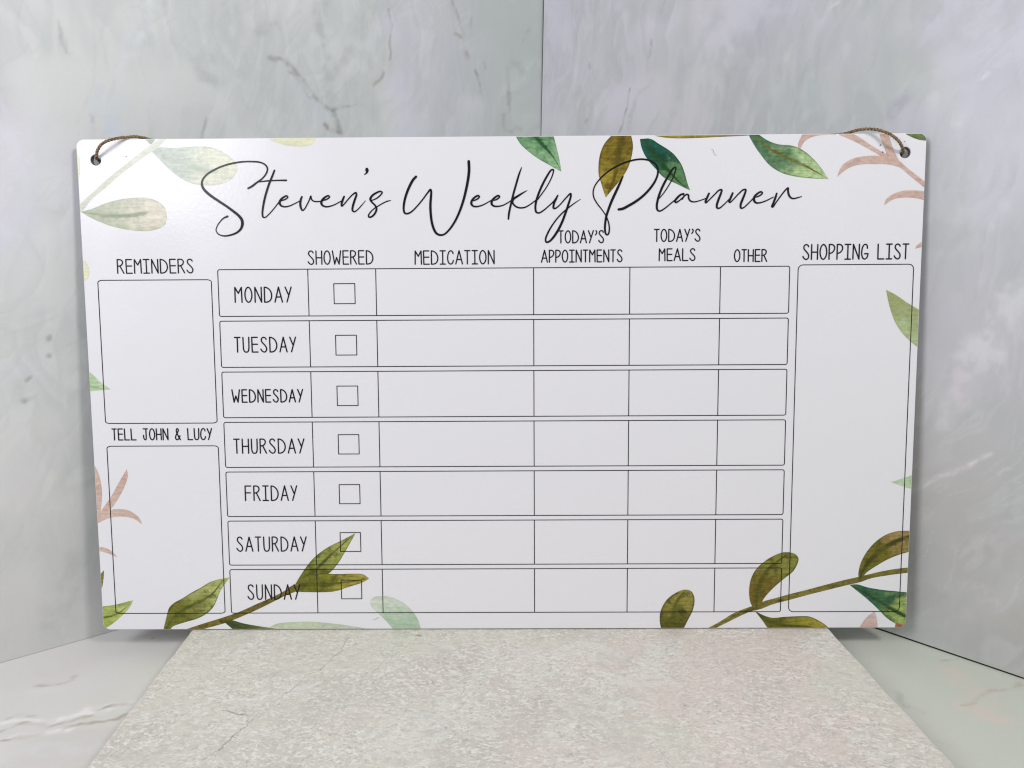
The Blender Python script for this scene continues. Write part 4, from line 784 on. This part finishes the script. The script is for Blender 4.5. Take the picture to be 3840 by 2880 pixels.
# ---- the twine: one length threaded through both holes, slack behind the board
m_tw, nt, b_ = newmat('jute'); N = nt.nodes.new
tc = N('ShaderNodeTexCoord'); n_ = N('ShaderNodeTexNoise'); n_.inputs['Scale'].default_value = 1500; n_.inputs['Detail'].default_value = 4
nt.links.new(tc.outputs['Object'], n_.inputs['Vector'])
cr = N('ShaderNodeValToRGB'); cr.color_ramp.elements[0].position = .35; cr.color_ramp.elements[0].color = (.09, .055, .028, 1); cr.color_ramp.elements[1].position = .68; cr.color_ramp.elements[1].color = (.40, .285, .165, 1)
nt.links.new(n_.outputs['Fac'], cr.inputs[0]); nt.links.new(cr.outputs[0], b_.inputs['Base Color']); b_.inputs['Roughness'].default_value = .9; b_.inputs['Specular IOR Level'].default_value = .1
TWL = [(8.7, 231.0, -1.0), (9.93, 231.49, 1.0), (10.88, 232.72, 2.2), (12.11, 234.13, 3.2), (13.93, 235.86, 4.0), (15.84, 237.12, 4.2), (18.14, 238.26, 3.6), (20.38, 239.12, 2.6), (22.96, 239.85, 1.4), (24.24, 240.05, 0.6), (27.77, 240.55, -0.6), (30.51, 240.44, -2.0), (32.33, 240.16, -3.2)]
TWR = [(389.62, 230.74, -1.0), (388.55, 231.44, 1.0), (387.46, 232.48, 2.4), (385.86, 234.21, 3.6), (383.61, 236.12, 4.4), (380.86, 237.99, 4.4), (378.3, 239.39, 3.6), (375.38, 240.45, 2.6), (372.47, 241.03, 1.6), (369.55, 241.19, 0.6), (367.16, 240.98, -0.6), (364.99, 240.56, -1.8), (363.25, 240.14, -3.0)]
path = [(8.2, 229.0, -6.2), (8.5, 230.4, -3.6)]+TWL+[(40, 237.5, -4.6), (70, 229, -4.9), (130, 214, -5.0), (200, 208, -5.0), (270, 215, -5.0), (325, 228, -4.9), (333, 236, -4.5)]+TWR[::-1]+[(390.4, 230.8, -3.6), (391, 229.4, -6.2)]
sm = np.array(catmull(path, 14)); seg = np.r_[0, np.cumsum(np.linalg.norm(sm[1:]-sm[:-1], axis=1))]
npts = int(seg[-1]/.35); tt = np.linspace(0, seg[-1], npts); Pp = np.stack([np.interp(tt, seg, sm[:, k]) for k in range(3)], 1)
vs = []; fs = []
def tube(P3, radii, ns=7):
    base = len(vs); up_ = np.array((.13, .2, .97)); m_ = len(P3)
    for i in range(m_):
        t = P3[min(m_-1, i+1)]-P3[max(0, i-1)]; t = t/(np.linalg.norm(t)+1e-9)
        a = np.cross(t, up_); a = a/(np.linalg.norm(a)+1e-9); c = np.cross(t, a)
        for k in range(ns):
            an = 2*math.pi*k/ns; q = P3[i]+(a*math.cos(an)+c*math.sin(an))*radii[i]; vs.append(b2(*q))
    for i in range(m_-1):
        for k in range(ns):
            k2 = (k+1) % ns; fs.append((base+i*ns+k, base+i*ns+k2, base+(i+1)*ns+k2, base+(i+1)*ns+k))
T_ = np.gradient(Pp, axis=0); T_ /= np.linalg.norm(T_, axis=1)[:, None]+1e-9
Aa = np.cross(T_, (.13, .2, .97)); Aa /= np.linalg.norm(Aa, axis=1)[:, None]+1e-9; Bb = np.cross(T_, Aa)
R0 = 0.69
for k in range(3):
    ph = 2*math.pi*k/3+tt*2*math.pi/4.6
    ctr = Pp+(Aa*np.cos(ph)[:, None]+Bb*np.sin(ph)[:, None])*R0*.50
    rad = R0*.56*(1+.18*np.sin(tt*1.7+k*2)+.10*np.random.RandomState(k).randn(npts)*.5)
    tube(ctr, rad)
rs = np.random.RandomState(9)
for k in range(260):                                           # loose fibres standing off the twine
    i = rs.randint(10, 120) if k % 2 else npts-1-rs.randint(10, 120)
    d = rs.randn(3); d /= np.linalg.norm(d); d = d*.7+T_[i]*rs.choice((-1, 1))*.9; ln = rs.uniform(.5, 1.7)
    p0 = Pp[i]+d*.2; cv_ = rs.randn(3)*.35
    tube([p0+d*ln*s_+cv_*s_*s_*ln for s_ in (0, .33, .66, 1)], [.055, .05, .04, .02], 4)
mesh('hanging_twine', vs, fs, (m_tw,), board, True)['label'] = 'brown jute twine threaded through both corner holes'

# ------------------------------------------------------------------ a splinter lying on the tile
m_sp, nt, b_ = newmat('pale_wood'); b_.inputs['Base Color'].default_value = (.50, .38, .17, 1); b_.inputs['Roughness'].default_value = .8
vs = []; fs = []
sp = (-0.041299, -0.006041, 0.0115)
n = 7
for i in range(n):
    t = i/(n-1); x = (t-.5)*3.1; r = .34*(1-abs(2*t-1)**3)+.05
    for k in range(6):
        a = 2*math.pi*k/6; vs.append((x/1000, (r*math.cos(a)+.18*math.sin(t*5))/1000, (r*.8*math.sin(a)+.3)/1000))
for i in range(n-1):
    for k in range(6): fs.append((i*6+k, i*6+(k+1) % 6, (i+1)*6+(k+1) % 6, (i+1)*6+k))
fs += [tuple(range(5, -1, -1)), tuple((n-1)*6+k for k in range(6))]
so = mesh('wood_splinter', vs, fs, (m_sp,), None, True); so.location = (sp[0], sp[1], TT); so.rotation_euler = (0, 0, -.05)
tag(so, 'tiny yellowish splinter lying on the stone tile just in front of the board', 'splinter')

# ------------------------------------------------------------------ dust and lint lying on the board
m_du, nt, b_ = newmat('dust'); b_.inputs['Base Color'].default_value = (.05, .05, .06, 1); b_.inputs['Roughness'].default_value = .9
def on_board(o): o.matrix_world = Matrix.Translation((0, 0, TT+.00042)) @ Matrix.Rotation(math.pi/2-LEAN, 4, 'X') @ Matrix.Translation(o.location)
for (x, y), r, lab in [((378.41, 234.04), 0.24, 'dark dust speck between the two pink branches beside the right twine'), ((379.55, 230.78), 0.26, 'dark dust speck where the pink branches meet beside the right twine'), ((389.71, 235.61), 0.17, 'dark dust speck above the right corner hole'), ((23.61, 231.25), 0.2, 'dark dust speck right of the left corner hole')]:
    bm = bmesh.new(); bmesh.ops.create_icosphere(bm, subdivisions=2, radius=1)
    for v in bm.verts: v.co = Vector((v.co.x*r*1.3, v.co.y*r, v.co.z*r*.6))*(1+random.uniform(-.25, .25))/1000
    me = bpy.data.meshes.new('dust_speck'); bm.to_mesh(me); bm.free()
    o = link('dust_speck', me, (m_du,)); o.location = b2(x, y, .30); on_board(o); tag(o, lab, 'dust speck', None, 'dust specks on the board')
m_li, nt, b_ = newmat('lint'); b_.inputs['Base Color'].default_value = (.22, .22, .24, 1); b_.inputs['Roughness'].default_value = .9
for pts, lab in [([(299.49, 232.81), (300.24, 232.32), (300.51, 231.22), (301.28, 230.24), (301.9, 229.87)], 'thin grey lint fibre lying on the board above the last letters of the title'), ([(135.27, 5.39), (136.27, 5.04), (137.13, 5.56), (138.15, 6.17)], 'thin grey lint fibre left of the pale mint leaf')]:
    vs = []; fs = []; c0 = pts[0]
    tube([np.array((p[0]-c0[0]+200, p[1]-c0[1], 0)) for p in catmull(pts, 6)], [.06]*(6*(len(pts)-1)+1), 5)
    o = mesh('lint_fibre', vs, fs, (m_li,)); o.location = b2(c0[0], c0[1], .28); on_board(o); tag(o, lab, 'lint', None, 'lint fibres on the board')
